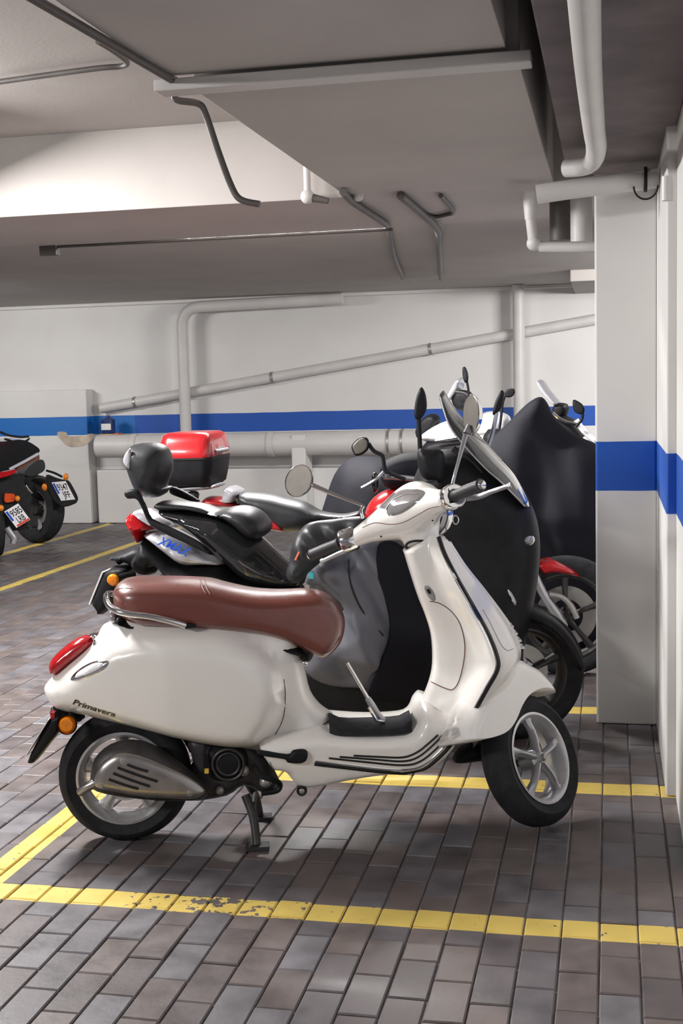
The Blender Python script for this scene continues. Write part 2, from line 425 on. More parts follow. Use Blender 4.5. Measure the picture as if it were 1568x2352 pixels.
def text_verts(txt, size, shear=0.0, extrude=0.001, bold=0.0, sx=1.0):
    cu = bpy.data.curves.new('txt', 'FONT'); cu.body = txt; cu.size = size; cu.shear = shear; cu.extrude = extrude; cu.offset = bold
    cu.resolution_u = 3
    o = bpy.data.objects.new('txt', cu); COL.objects.link(o)
    dg = bpy.context.evaluated_depsgraph_get(); me = bpy.data.meshes.new_from_object(o.evaluated_get(dg))
    vs = [Vector((v.co.x * sx, v.co.y, v.co.z)) for v in me.vertices]; fs = [tuple(p.vertices) for p in me.polygons]
    bpy.data.objects.remove(o); bpy.data.curves.remove(cu); return vs, fs
def lettering(name, txt, p0, p1, nrm, h, mt, parent, bvh=None, shear=0.0, bold=0.0, off=0.0015):
    """writes txt from p0 to p1 (local points) with height h"""
    vs, fs = text_verts(txt, 1.0, shear, 0.0, bold)
    x0 = min(v.x for v in vs); x1 = max(v.x for v in vs); y1 = max(v.y for v in vs)
    u = (p1 - p0); Lg = u.length; u.normalize(); n = (nrm - u * nrm.dot(u)).normalized(); w_ = n.cross(u)
    out = []
    for v in vs:
        q = p0 + u * ((v.x - x0) / (x1 - x0) * Lg) + w_ * (v.y / y1 * h)
        if bvh is not None:
            hh, nn, i, dd = bvh.ray_cast(q + n * 0.08, -n)
            if hh is not None: q = hh
        out.append(q + n * off)
    mb = MB(); mb.add(out, fs)
    o = mb.build(name, mt, parent, smooth=False)
    return o
def ribbon_on(fr, bvh, px, r, name, mt, parent, seg=6, off=None, smooth=6, flat=1.0):
    P = catmull([(a, b, 0) for a, b in px], smooth); out = []
    for q in P:
        h_, n = fr.hit(q.x, q.y, bvh, r * 0.25 if off is None else off)
        if h_ is not None: out.append(h_)
    if len(out) < 2: return None
    return MB().tube(out, r, seg).build(name, mt, parent)

def wheel(parent, X, R, w_, rr, nsp, tname, mrim, mspoke=None, spw=0.02, hub=0.04, disc=0.0, face=0.5):
    """tyre + rim + spokes + hub; X = matrix, axis is its local y"""
    h = w_ / 2
    prof = [(rr - 0.004, -h * 0.72), (rr + 0.012, -h * 0.82), ((R + rr) / 2, -h), (R - 0.022, -h * 0.9), (R - 0.007, -h * 0.6), (R - 0.0005, -h * 0.28),
            (R, 0), (R - 0.0005, h * 0.28), (R - 0.007, h * 0.6), (R - 0.022, h * 0.9), ((R + rr) / 2, h), (rr + 0.012, h * 0.82), (rr - 0.004, h * 0.72)]
    mb = MB().lathe(prof, X, 64)
    # tread grooves as raised blocks would be tiny; narrow ribs carry the look
    ty = mb.build(tname, M['rubber'], parent)
    f = h * 0.72
    pr = [(rr - 0.002, -f), (rr + 0.002, -f - 0.005), (rr - 0.006, -f - 0.006), (rr - 0.016, -f + 0.004), (rr - 0.024, -f + 0.03), (rr - 0.026, 0), (rr - 0.024, f - 0.03), (rr - 0.016, f - 0.004), (rr - 0.006, f + 0.006), (rr + 0.002, f + 0.005), (rr - 0.002, f)]
    MB().lathe(pr, X, 56).build('rim', mrim, ty)
    ms = mspoke or mrim
    for k in range(nsp):
        a = 2 * math.pi * k / nsp + 0.35
        rings = []
        for (r_, ww, y_, th) in ((hub * 0.6, spw * 0.75, -f * face, 0.016), (hub + 0.03, spw * 0.62, -f * face - 0.004, 0.014), ((rr + hub) / 2, spw * 0.7, -f * face - 0.002, 0.013), (rr - 0.03, spw * 1.0, -f * face * 0.8, 0.012), (rr - 0.012, spw * 1.3, -f * face * 0.8, 0.012)):
            c = Vector((math.cos(a), 0, math.sin(a))) * r_; t = Vector((-math.sin(a), 0, math.cos(a)))
            rings.append([X @ (c + t * (ww * cx_) + Vector((0, y_ + th * cy_, 0))) for cx_, cy_ in ((-1, 0.6), (-0.8, -0.5), (-0.3, -1), (0.3, -1), (0.8, -0.5), (1, 0.6), (0.5, 1), (-0.5, 1))])
        MB().loft(rings).build('spoke', ms, ty)
    MB().lathe([(0.002, -f * face - 0.02), (hub * 0.5, -f * face - 0.02), (hub * 0.6, -f * face - 0.012), (hub, -f * face), (hub, f * 0.7), (0.002, f * 0.7)], X, 24).build('hub', ms, ty)
    if disc:
        MB().lathe([(disc * 0.55, -f * 0.2 - 0.002), (disc, -f * 0.2 - 0.002), (disc, -f * 0.2 + 0.002), (disc * 0.55, -f * 0.2 + 0.002)], X, 40, closed=True).build('brake_disc', M['steel'], ty)
    return ty

# ================================================================ THE SETTING
def struct(name, mb, mt, smooth=False, ang=30, bevel=0, parent=None):
    o = mb.build(name, mt, parent, smooth=smooth, ang=ang, bevel=bevel)
    if parent is None: o['kind'] = 'structure'
    return o
floor = struct('floor', MB().box((-12, -3, -0.2), (3, 13.6, -0.007)), M['dirt'])
BW, BL, GAP = 0.1, 0.2, 0.0045
def brick_geo(cx, cy, rng, tint_free=False):
    hx, hy = BW / 2 - GAP / 2, BL / 2 - GAP / 2; b = 0.0035
    dz = rng.uniform(-0.0016, 0.0016); tx = rng.uniform(-0.012, 0.012); ty = rng.uniform(-0.006, 0.006)
    jx, jy = rng.uniform(-0.0008, 0.0008), rng.uniform(-0.0012, 0.0012)
    def P(x, y, z): return (cx + jx + x, cy + jy + y, z + dz + tx * x + ty * y)
    v = [P(-hx, -hy, -0.02), P(hx, -hy, -0.02), P(hx, hy, -0.02), P(-hx, hy, -0.02), P(-hx, -hy, -0.003), P(hx, -hy, -0.003), P(hx, hy, -0.003), P(-hx, hy, -0.003),
         P(-hx + b, -hy + b, 0), P(hx - b, -hy + b, 0), P(hx - b, hy - b, 0), P(-hx + b, hy - b, 0)]
    f = [(0, 1, 5, 4), (1, 2, 6, 5), (2, 3, 7, 6), (3, 0, 4, 7), (4, 5, 9, 8), (5, 6, 10, 9), (6, 7, 11, 10), (7, 4, 8, 11), (8, 9, 10, 11)]
    return v, f
def set_tint(me, vals):
    at = me.attributes.new('tint', 'FLOAT', 'FACE'); at.data.foreach_set('value', vals)
rng = random.Random(3)
cells = []
for i in range(-72, 4):
    cx = i * BW + 0.018
    if cx > 0.20 + 0.35: continue
    for j in range(9, 66):
        cy = 2.36 + (j - 9) * BL + (0.1 if i % 2 else 0.0) + 0.045
        if cy > 13.1: continue
        q = Vector((cx, cy, 0)) - CAM; zc = q.dot(FW)
        if zc < 1: continue
        u = CX + FPX * q.dot(RT) / zc; v = CY - FPX * q.dot(UP) / zc
        mg = 60 + 600 / zc
        if u < -mg or u > 1568 + mg or v > 2352 + 260: continue
        vis = -20 < u < 1590 and v < 2400
        cells.append((0 if vis else 1, zc, cx, cy))
cells.sort()
variants = []
for k in range(14):
    v, f = brick_geo(0, 0, rng); me = bpy.data.meshes.new('brick'); me.from_pydata(v, [], f); me.materials.append(M['brick'])
    set_tint(me, [k / 13.0] * len(f)); variants.append(me)
for (nv, zc, cx, cy) in cells[:300]:
    o = bpy.data.objects.new('brick', rng.choice(variants)); COL.objects.link(o); o.parent = floor; o.location = (cx, cy, 0)
V_, F_, T_ = [], [], []
for (nv, zc, cx, cy) in cells[300:]:
    v, f = brick_geo(cx, cy, rng); k = len(V_); V_ += v; F_ += [tuple(a + k for a in q) for q in f]; T_ += [rng.random()] * len(f)
me = bpy.data.meshes.new('paving'); me.from_pydata(V_, [], F_); me.materials.append(M['brick']); set_tint(me, T_)
o = bpy.data.objects.new('paving', me); COL.objects.link(o); o.parent = floor; o['kind'] = 'stuff'

ZC, ZB, ZP, ZF = 2.75, 2.36, 2.40, 2.47
struct('wall_back', MB().box((-12, 13.25, 0), (3, 13.5, ZF + 0.1)), M['wall'])
struct('wall_left', MB().box((-12, 13.05, 0), (-5.74, 13.25, 1.51)), M['wall'], bevel=0.01)
plinth = struct('trim_1', MB().box((-5.66, 13.06, 0), (3, 13.25, 0.60)), M['wall'], bevel=0.012)
struct('column', MB().box((-0.062, 5.31, 0), (0.187, 5.62, 2.9)), M['wall'], bevel=0.008)
struct('wall_right', MB().box((0.187, 4.386, 0), (0.6, 8.0, 2.9)), M['wall'], bevel=0.006)
struct('wall_right_pier', MB().box((0.2202, -2.5, 0), (0.7, 4.386, 2.9)), M['wall'])
bpy.data.objects['wall_right_pier'].name = 'wall_right.001'
# ceilings, beams
struct('ceiling', MB().box((-9, -2.5, ZC), (3, 5.9, ZC + 0.15)), M['slab'])
struct('ceiling_beam', MB().box((-12, 5.9, ZB), (3, 7.05, ZC + 0.1)), M['slab'], bevel=0.004)
struct('ceiling_back', MB().box((-12, 7.05, ZF), (3, 13.5, ZF + 0.2)), M['slab'])
struct('ceiling_soffit', MB().box((-1.22, 3.66, ZB), (-0.25, 5.9, ZC)), M['slab'], bevel=0.004)
struct('ceiling_panel', MB().box((-1.30, 0.9, ZP), (-0.285, 3.64, ZC)), M['slab'], bevel=0.004)
struct('ceiling_cornice', MB().box((-12, 13.18, 2.43), (3, 13.25, ZF)), M['wall'], bevel=0.01)
struct('ceiling_edge_beam', MB().box((-0.17, 1.8, 2.30), (0.22, 5.305, ZC)), mat('shade_dark_concrete', (0.17, 0.145, 0.15), 0.85, var=0.25, scale=5, bump=0.3, bscale=60), bevel=0.006)  # shade of the dim ceiling recess is put into this dark colour
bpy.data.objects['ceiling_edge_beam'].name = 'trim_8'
for n_, nn in (('ceiling_beam', 'trim_2'), ('ceiling_back', 'ceiling.001'), ('ceiling_soffit', 'trim_3'), ('ceiling_panel', 'trim_4'), ('ceiling_cornice', 'trim_5')):
    bpy.data.objects[n_].name = nn
led = MB().box((-1.33, 3.615, ZB - 0.006), (-0.215, 3.70, ZB + 0.028)); struct('trim_6', led, M['pipe'], bevel=0.004)

def pipe(label, pts, r, mt='pipe', name='pipe', cat='pipe', smooth=0, clips=(), sm_r=None, flange=None, group=None):
    root = empty(name, Matrix.Translation(Vector(pts[0])), label, cat, group)
    I = -Vector(pts[0])
    P = [Vector(p) + I for p in pts]
    MB().tube(P, r, 16, smooth).build('pipe_run', M[mt], root)
    for (c, ax) in clips:
        c = Vector(c) + I; ax = Vector(ax).normalized()
        X = Matrix.Translation(c) @ ax.to_track_quat('Y', 'Z').to_matrix().to_4x4()
        MB().lathe([(r * 0.98, -0.014), (r * 1.14, -0.014), (r * 1.14, 0.014), (r * 0.98, 0.014)], X, 24, closed=True).build('clip', M['steel'], root)
    return root
def bend(a, b, c, r, n=6):
    """points rounding corner b"""
    a, b, c = map(Vector, (a, b, c)); p = b + (a - b).normalized() * r; q = b + (c - b).normalized() * r
    return [p + (b - p) * (2 * t * (1 - t)) * 1.0 + (q - p) * (t * t) if False else (p * (1 - t) ** 2 + b * 2 * t * (1 - t) + q * t * t) for t in [k / n for k in range(n + 1)]]
YW = 13.14
YV = 13.06
a, b, c = onY(428, 1015, YV), onY(426, 697, YV), onY(786, 668, YV)
b.x = a.x; b.z = min(b.z, 2.37); c.z = min(c.z, 2.40); a.z = 0.98
pipe('white wall pipe rising from the blue band and bending right under the ceiling', [a] + bend(a, b, c, 0.22) + [c], 0.062)
a, b = onY(232, 938, YW + 0.045), onY(1380, 731, YW + 0.045); d = (b - a).normalized()
def online(px): return a + (b - a) * ((px - 232) / 1148.0)
pipe('long white drain pipe sloping up to the right across the back wall', [a, b], 0.056, clips=[(online(x), d) for x in (318, 650, 1012)])
a, b = onY(1187, 600, YV), onY(1193, 945, YV); a.x = b.x; a.z = 2.465; b.z = 0.60
pipe('straight white vertical pipe crossing the sloping drain pipe near the pillar', [a, b], 0.062)
a, b = onY(226, 1044, 12.86), onY(1120, 992, 12.86)
a.z = b.z = (a.z + b.z) / 2
main = pipe('thick white main pipe lying low along the back wall below the blue band', [a, b], 0.128, name='main_pipe')
for x in (318, 640, 905, 935):
    q = a + (b - a) * ((x - 226) / 894.0) - a
    X = Matrix.Translation(q) @ (b - a).to_track_quat('Y', 'Z').to_matrix().to_4x4()
    MB().lathe([(0.126, -0.012 if x > 800 else -0.03), (0.138, -0.012 if x > 800 else -0.03), (0.138, 0.012 if x > 800 else 0.03), (0.126, 0.012 if x > 800 else 0.03)], X, 32, closed=True).build('pipe_clamp' if x > 800 else 'pipe_collar', M['steel' if x > 800 else 'pipe'], main)
p = onY(688, 1040, 12.8)
o = MB().box((p.x - 0.075, 12.74, 0.0), (p.x + 0.075, 13.05, 0.97)).build('pipe_support', M['wall'], None, smooth=False, bevel=0.01)
tag(o, 'white concrete support post carrying the thick main pipe', 'post')
p = onY(790, 1000, 12.8)
# ceiling conduits
a, b = onZ(40, -25, 2.385), onZ(412, 193, 2.385)
pipe('dark conduit running along the left edge of the ceiling panel', [a, b], 0.0125, 'dpipe', 'conduit', 'conduit', clips=[(a.lerp(b, 0.97), b - a)])
pts = [onZ(-30, 192, 2.72), onZ(140, 168, 2.72), onZ(232, 156, 2.72), onZ(280, 152, 2.72), onZ(291, 142, 2.72), onZ(262, 118, 2.72), onZ(225, 95, 2.72)]
pipe('thin dark conduit with a bend on the ceiling at the upper left', pts, 0.011, 'dpipe', 'conduit', 'conduit', smooth=4)
pts = [onY(402, 206, 3.72), onY(405, 229, 3.72), onY(455, 238, 3.74), onY(472, 262, 3.76), onY(500, 345, 3.78), onY(530, 425, 3.8), onY(552, 458, 3.8), onY(596, 469, 3.8)]
pipe('bent dark conduit hanging from the end of the ceiling soffit', pts, 0.0105, 'dpipe', 'conduit', 'conduit', smooth=5)
pts = [onZ(788, 432, 2.33), onZ(812, 462, 2.33), onZ(885, 514, 2.33), onZ(893, 540, 2.33), onZ(903, 590, 2.33), onZ(925, 640, 2.33)]
pts = [onZ(788, 441, 2.34), onZ(812, 465, 2.34), onZ(884, 513, 2.34), onZ(893, 530, 2.44), onZ(905, 590, 2.44), onZ(925, 638, 2.44)]
pipe('dark conduit under the far beam, left one of a pair', pts, 0.018, 'dpipe', 'conduit', 'conduit', smooth=4)
pts = [onZ(920, 449, 2.34), onZ(965, 487, 2.34), onZ(1004, 527, 2.34), onZ(1007, 560, 2.44), onZ(1012, 640, 2.44)]
pipe('dark conduit under the far beam, right one of a pair', pts, 0.02, 'dpipe', 'conduit', 'conduit', smooth=4)
pts = [onZ(932, 458, 2.345), onZ(985, 496, 2.345), onZ(1028, 492, 2.345), onZ(1040, 484, 2.345), onZ(1012, 449, 2.345)]
pipe('thin conduit looping under the far beam', pts, 0.011, 'dpipe', 'conduit', 'conduit', smooth=4)
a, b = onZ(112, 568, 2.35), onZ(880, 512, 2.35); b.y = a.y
lc = pipe('added dark strip for the shaded step of the far beam, ending in a small box', [a, b], 0.009, 'dpipe', 'conduit', 'conduit')  # thin dark tube added to draw the shade line at the beam step
MB().box((-0.05, -0.03, -0.05), (0.06, 0.03, 0.008)).build('strip_end_box', M['dpipe'], lc, smooth=False, bevel=0.004)
# small valve and fitting on the beam
a = onY(706, 365, 5.83); b = onY(706, 452, 5.83); a.x = b.x
f1 = pipe('small painted pipe stub with a round valve below the beam', [a, b], 0.017, 'pipe', 'pipe_stub', 'pipe')
MB().ball(b - a, 0.034).build('valve_cap', M['pipe'], f1)
MB().tube([b - a, b - a + Vector((0.10, -0.0, -0.025))], [0.022, 0.014], 12).build('nozzle', M['dpipe'], f1)
a = onY(782, 430, 5.85)
f2 = pipe('little branched fitting on the beam beside the valve', [a, onY(832, 448, 5.85)], 0.016, 'pipe', 'pipe_fitting', 'pipe')
MB().ball((0.03, 0, 0.0), 0.032).build('joint', M['pipe'], f2); MB().ball(onY(822, 450, 5.85) - a, 0.026).build('joint', M['pipe'], f2)
# right hand pipes
z_ = 2.21
pts = [onZ(1338, -60, z_), onZ(1350, 150, z_), onZ(1364, 300, z_), onZ(1369, 340, z_), onY(1361, 370, 4.62), onY(1337, 383, 4.66), onY(1300, 386, 4.7)]
pipe('grey ceiling pipe at the upper right ending in an elbow', pts, 0.033, 'pipe', smooth=4)
pts = [onY(1232, 447, 5.0), onY(1300, 436, 5.0), onY(1400, 423, 5.0), onY(1512, 408, 5.0)]
f3 = pipe('thick grey pipe crossing above the pillar', pts, 0.038, 'pipe', smooth=3, name='pipe')
q = onY(1482, 430, 5.0) - Vector(pts[0]); q2 = onY(1482, 412, 5.0) - Vector(pts[0])
MB().lathe([(0.040, -0.006), (0.048, -0.006), (0.048, 0.006), (0.040, 0.006)], Matrix.Translation(q2) @ Matrix.Rotation(math.radians(90), 4, 'Z'), 24, closed=True).build('clip', M['ring'], f3)
arc = [q2 + Vector((0.045 * math.cos(t), -0.04, 0.05 * math.sin(t) - 0.03)) for t in [math.pi + k * math.pi / 12 for k in range(13)]]
MB().tube(arc, 0.004, 6).build('cable_loop', M['ring'], f3)
pts = [onY(1217, 446, 5.75), onY(1218, 500, 5.75), onY(1224, 552, 5.75), onY(1240, 566, 5.75), onY(1372, 568, 5.75)]
f4 = pipe('pale pipe dropping from the soffit and turning right to the pillar', pts, 0.024, 'pipe')
MB().ball(onY(1226, 559, 5.75) - Vector(pts[0]), 0.034).build('elbow', M['pipe'], f4)
MB().tube([Vector((0, 0, 0.01)), onY(1218, 505, 5.75) - Vector(pts[0])], [0.036, 0.026], 14).build('sleeve', M['pipe'], f4)
a, b = onY(1334, 420, 6.0), onY(1334, 556, 6.0); b.x = a.x
pipe('wide grey vertical pipe left of the pillar top', [a, b], 0.05, 'pipe')
a, b = onY(1287, 440, 6.3), onY(1287, 553, 6.3); b.x = a.x
pipe('dark vertical pipe between the pale drop pipe and the wide grey pipe', [a, b], 0.055, 'dpipe')
a, b = onX(1533, 405, 0.16), onX(1530, 470, 0.16); b.x = a.x; b.y = a.y
o = MB().tube([a, b], 0.017, 12).build('pipe_stub', M['pipe']); tag(o, 'short pipe stub clipped high on the right wall', 'pipe')
a = onY(1308, 600, 11.6); zb_ = onY(1350, 645, 11.6).z
struct('trim_7', MB().box((a.x, 11.6, zb_), (3, 13.25, ZF)), M['slab'], bevel=0.01)
pt = catmull([onY(a_, b_, 13.05) for a_, b_ in ((131, 994), (150, 992), (160, 1002), (190, 1000), (214, 996), (212, 1010), (190, 1024), (160, 1026), (143, 1014))], 3, True)
n_ = len(pt); q = MB(); q.add([p - Vector((0, 0.004, 0)) for p in pt] + pt, [tuple(range(n_))] + [(i, (i + 1) % n_, n_ + (i + 1) % n_, n_ + i) for i in range(n_)])
q.build('plaster_patch', mat('bare_plaster', (0.54, 0.46, 0.37), 0.9, var=0.3, scale=9), bpy.data.objects['wall_left'], smooth=False)
# dark blue canister hung on the band
a = onY(249, 985, 13.02)
cn = empty('wall_canister', Matrix.Translation(a), 'dark blue canister with a white label hung on the blue band of the back wall', 'canister')
Xv = Matrix.Rotation(math.radians(90), 4, 'X')
MB().lathe([(0.001, 0.15), (0.02, 0.15), (0.025, 0.13), (0.05, 0.12), (0.076, 0.10), (0.078, -0.16), (0.07, -0.17), (0.001, -0.17)], Matrix.Rotation(math.radians(-90), 4, 'X') @ Matrix.Rotation(0, 4, 'Z') @ Matrix.Identity(4) if False else Matrix(((1, 0, 0, 0), (0, 0, 1, 0), (0, 1, 0, 0), (0, 0, 0, 1))), 28).build('body', M['can'], cn)
MB().box((-0.05, -0.082, -0.01), (0.06, -0.068, 0.06)).build('label', M['label'], cn, smooth=False)
MB().lathe([(0.0785, -0.085), (0.081, -0.085), (0.081, -0.055), (0.0785, -0.055)], Matrix(((1, 0, 0, 0), (0, 0, 1, 0), (0, 1, 0, 0), (0, 0, 0, 1))), 28, closed=True).build('strap', M['yellow'], cn)
MB().box((0.05, -0.02, -0.09), (0.12, 0.1, -0.05)).build('bracket', M['coral'], cn, smooth=False)

# ================================================================ THE WHITE SCOOTER
HA = math.atan2(0.321, 1.309)
H = frame_at((-1.563, 3.717, 0), HA)
hero = empty('scooter', H.M, 'white retro scooter with brown leather seat, nearest the camera', 'scooter')
# ---- rear body with the swelling side cowls, one continuous skin
body_px = [(103, 1588), (110, 1565), (150, 1528), (190, 1494), (222, 1462), (232, 1442), (250, 1428), (330, 1405), (480, 1395), (600, 1412), (688, 1442), (689, 1490), (700, 1535), (712, 1585),
           (735, 1618), (764, 1640), (772, 1665), (752, 1690), (690, 1705), (640, 1712), (592, 1722), (540, 1716), (470, 1704), (400, 1690), (300, 1664), (200, 1641), (130, 1626)]
cowl_px = [(60, 1610), (100, 1560), (170, 1510), (240, 1475), (330, 1452), (430, 1447), (500, 1454), (560, 1472), (612, 1506), (642, 1553), (650, 1610), (640, 1665), (615, 1704), (580, 1735), (480, 1740), (300, 1700), (100, 1655)]
cowl2 = np.array([(lambda v: (v.x, v.z))(H.at(a, b, -0.18)) for a, b in [(c.x, c.y) for c in catmull([(a, b, 0) for a, b in cowl_px], 4, True)]])
tailx = H.at(103, 1588, 0).x; zlow = H.at(300, 1664, -0.15)
def body_w(x, z, d, prof):
    P = np.stack([x, z], 1); ins = inside(P, cowl2); dc = segdist(P, cowl2) * np.where(ins, 1, -1)
    t = np.clip((x - tailx) / 0.42, 0, 1); base = 0.045 + 0.062 * np.sqrt(1 - (1 - t) ** 2)
    s = np.clip(dc / 0.08, 0, 1); s = 1 - (1 - s) ** 2.2
    s2 = np.clip(dc / 0.2, 0, 1); s2 = np.sqrt(1 - (1 - s2) ** 2)
    sw = (0.080 * s + 0.020 * s2) * (0.25 + 0.75 * t)
    D2 = np.clip(d / 0.085, 0, 1); pr = np.sqrt(1 - (1 - D2) ** 2)
    return (base + sw) * pr
mb = pillow(outline(H, body_px, 0), 0.14, 0.08, wfn=body_w, step=0.016)
rear_body = mb.build('rear_body', M['white'], hero, ang=180); body_bvh = mb.bvh()
# panel seams on the body
ribbon_on(H, body_bvh, [(640, 1690), (680, 1684), (720, 1676), (755, 1655), (764, 1645)], 0.0016, 'seam', M['seam'], rear_body)
ribbon_on(H, body_bvh, [(652, 1560), (655, 1600), (650, 1650), (628, 1692), (600, 1716)], 0.0014, 'seam', M['seam'], rear_body)
# ---- seat
seat_px = [(262, 1372), (264, 1350), (280, 1334), (310, 1327), (380, 1326), (460, 1329), (490, 1333), (520, 1341), (580, 1353), (640, 1356), (700, 1354), (742, 1360), (772, 1382), (791, 1418), (788, 1458), (771, 1488), (740, 1507), (700, 1489), (650, 1466), (590, 1450), (500, 1440), (420, 1436), (330, 1430), (285, 1414), (266, 1396)]
x0 = H.at(262, 1372, 0).x; x1 = H.at(790, 1430, 0).x
def seat_w(x, z, d, prof):
    t = (x - x0) / (x1 - x0)
    W = 0.135 + 0.012 * np.sin(t * 3.0) - 0.045 * np.clip((t - 0.45) / 0.55, 0, 1) ** 1.3 - 0.05 * np.clip((0.12 - t) / 0.12, 0, 1) ** 2
    D2 = np.clip(d / 0.05, 0, 1); return W * (1 - (1 - D2) ** 2.3) ** (1 / 2.3)
mbs = pillow(outline(H, seat_px, 0), 0.13, 0.05, wfn=seat_w, step=0.014)
seat = mbs.build('seat', M['leather'], hero, ang=180); sb = mbs.bvh()
for off in (0, 9):
    ribbon_on(H, sb, [(459 + off, 1331), (463 + off, 1340), (466 + off, 1352), (474 + off, 1366)], 0.0022, 'piping', M['seam'], seat)
ribbon_on(H, sb, [(266, 1356), (276, 1352), (290, 1351), (304, 1352)], 0.0012, 'piping', M['seam'], seat)
ribbon_on(H, sb, [(300, 1422), (420, 1431), (520, 1436), (610, 1450), (680, 1474), (740, 1499), (762, 1490), (780, 1462)], 0.0014, 'piping', M['seam'], seat)
shape(H, [(688, 1440), (722, 1470), (718, 1512), (704, 1522), (690, 1512)], 0.07, 0.02, 0, -0.03, 'seat_hinge', M['black'], hero)
v = H.at(700, 1523, -0.085); MB().ball(v, 0.010).build('seat_lock', M['chrome'], hero)
shape(H, [(275, 1408), (330, 1428), (520, 1438), (690, 1480), (690, 1500), (520, 1456), (330, 1442), (270, 1425)], 0.10, 0.015, 0, 0, 'seat_base', M['black'], hero)
# ---- grab rail
def R_(fr, l): return [fr.at(a, b, y) for a, b, y in l]
rail = R_(H, [(426, 1437, -0.155), (390, 1426, -0.165), (340, 1415, -0.168), (290, 1409, -0.162), (262, 1400, -0.14), (247, 1385, -0.09), (246, 1366, 0.0)])
rail = rail + [Vector((p.x, -p.y, p.z)) for p in rail[-2::-1]]
r = MB().tube(rail, 0.0105, 14, 6).build('grab_rail', M['chrome'], hero)
MB().tube([rail[0], rail[0] + Vector((0.03, 0.015, -0.004))], [0.0105, 0.006], 10).build('rail_foot', M['black'], r)
shape(H, [(246, 1412), (262, 1404), (282, 1440), (264, 1434), (256, 1442)], 0.05, 0.012, 0, -0.05, 'rail_bracket', M['alu'], hero)
# ---- tail lamp with chrome bezel
tl = shape(H, [(113, 1532), (120, 1512), (148, 1485), (175, 1466), (203, 1458), (216, 1470), (208, 1488), (165, 1522), (132, 1547), (117, 1546)], 0.062, 0.045, 0, 0, 'tail_lamp', M['red'], hero, step=0.01)
shape(H, [(130, 1552), (165, 1526), (205, 1492), (216, 1470), (206, 1456), (222, 1456), (233, 1466), (234, 1478), (190, 1512), (150, 1542), (136, 1554)], 0.068, 0.02, 0, 0, 'lamp_bezel', M['chrome'], hero, step=0.01)
ribbon_on(H, tl.bvh(), [(150, 1508), (175, 1488), (200, 1478), (212, 1476)], 0.002, 'lens_rib', M['redpaint'], bpy.data.objects['tail_lamp'])
# side indicator glass set in the cowl
def decal(fr, bvh, px, name, mt, parent, off=0.002, rows=6, smooth=4, dome=0.0):
    """a thin lens that lies on the surface: closed outline in pixels, filled as rings towards its middle"""
    O = catmull([(a, b, 0) for a, b in px], smooth, True); c = sum(O, Vector()) / len(O); rings = []
    for k in range(rows):
        t = 1 - k / rows; ring = []
        for q in O:
            h_, n = fr.hit(c.x + (q.x - c.x) * t, c.y + (q.y - c.y) * t, bvh)
            if h_ is None: return None
            ring.append(h_ + n * (off * (0.0 if k == 0 else 1) + dome * math.sqrt(max(0, 1 - t * t))))
        rings.append(ring)
    mb_ = MB(); mb_.loft(rings, cap=False); n_ = len(O); h_, n = fr.hit(c.x, c.y, bvh); mb_.v.append(h_ + n * (off + dome)); L_ = len(mb_.v) - 1
    for i in range(n_): mb_.f.append(((rows - 1) * n_ + i, (rows - 1) * n_ + (i + 1) % n_, L_))
    return mb_.build(name, mt, parent, ang=60)
decal(H, body_bvh, [(162, 1560), (172, 1545), (195, 1528), (222, 1517), (248, 1518), (247, 1530), (228, 1545), (198, 1558), (172, 1564)], 'side_indicator', M['chrome'], hero, 0.003, dome=0.003)
decal(H, body_bvh, [(171, 1557), (180, 1546), (200, 1533), (222, 1523), (241, 1522), (240, 1530), (222, 1542), (196, 1553), (176, 1560)], 'indicator_glass', M['offwhite'], hero, 0.006, dome=0.004)
p0, n0 = H.hit(167, 1616, body_bvh); p1, n1 = H.hit(265, 1646, body_bvh)
lettering('model_script', 'Primavera', p0, p1, (n0 + n1) / 2, 0.022, M['darkletter'], hero, body_bvh, shear=0.35, bold=0.02, off=0.002)
# ---- number plate holder and rear indicators
shape(H, [(122, 1622), (165, 1635), (196, 1645), (180, 1655), (150, 1650), (120, 1640)], 0.06, 0.02, 0, 0, 'plate_bracket', M['black'], hero)
shape(H, [(128, 1630), (150, 1640), (146, 1668), (122, 1700), (92, 1738), (80, 1743), (70, 1737), (98, 1680)], 0.08, 0.012, 0, 0, 'plate_holder', M['black'], hero)
a = H.at(128, 1640, 0); b = H.at(68, 1735, 0); d = (b - a).normalized(); nrm = Vector((d.z, 0, -d.x)); nrm = -nrm if nrm.x > 0 else nrm
mbp = MB(); q = [a + nrm * 0.006 + Vector((0, s * 0.09, 0)) + d * t * 0.15 for s in (-1, 1) for t in (0, 1)]; q2 = [v + nrm * 0.003 for v in q]
mbp.add(q + q2, [(0, 1, 3, 2), (4, 6, 7, 5), (0, 4, 5, 1), (2, 3, 7, 6), (0, 2, 6, 4), (1, 5, 7, 3)]).build('number_plate', M['platew'], hero, smooth=False)
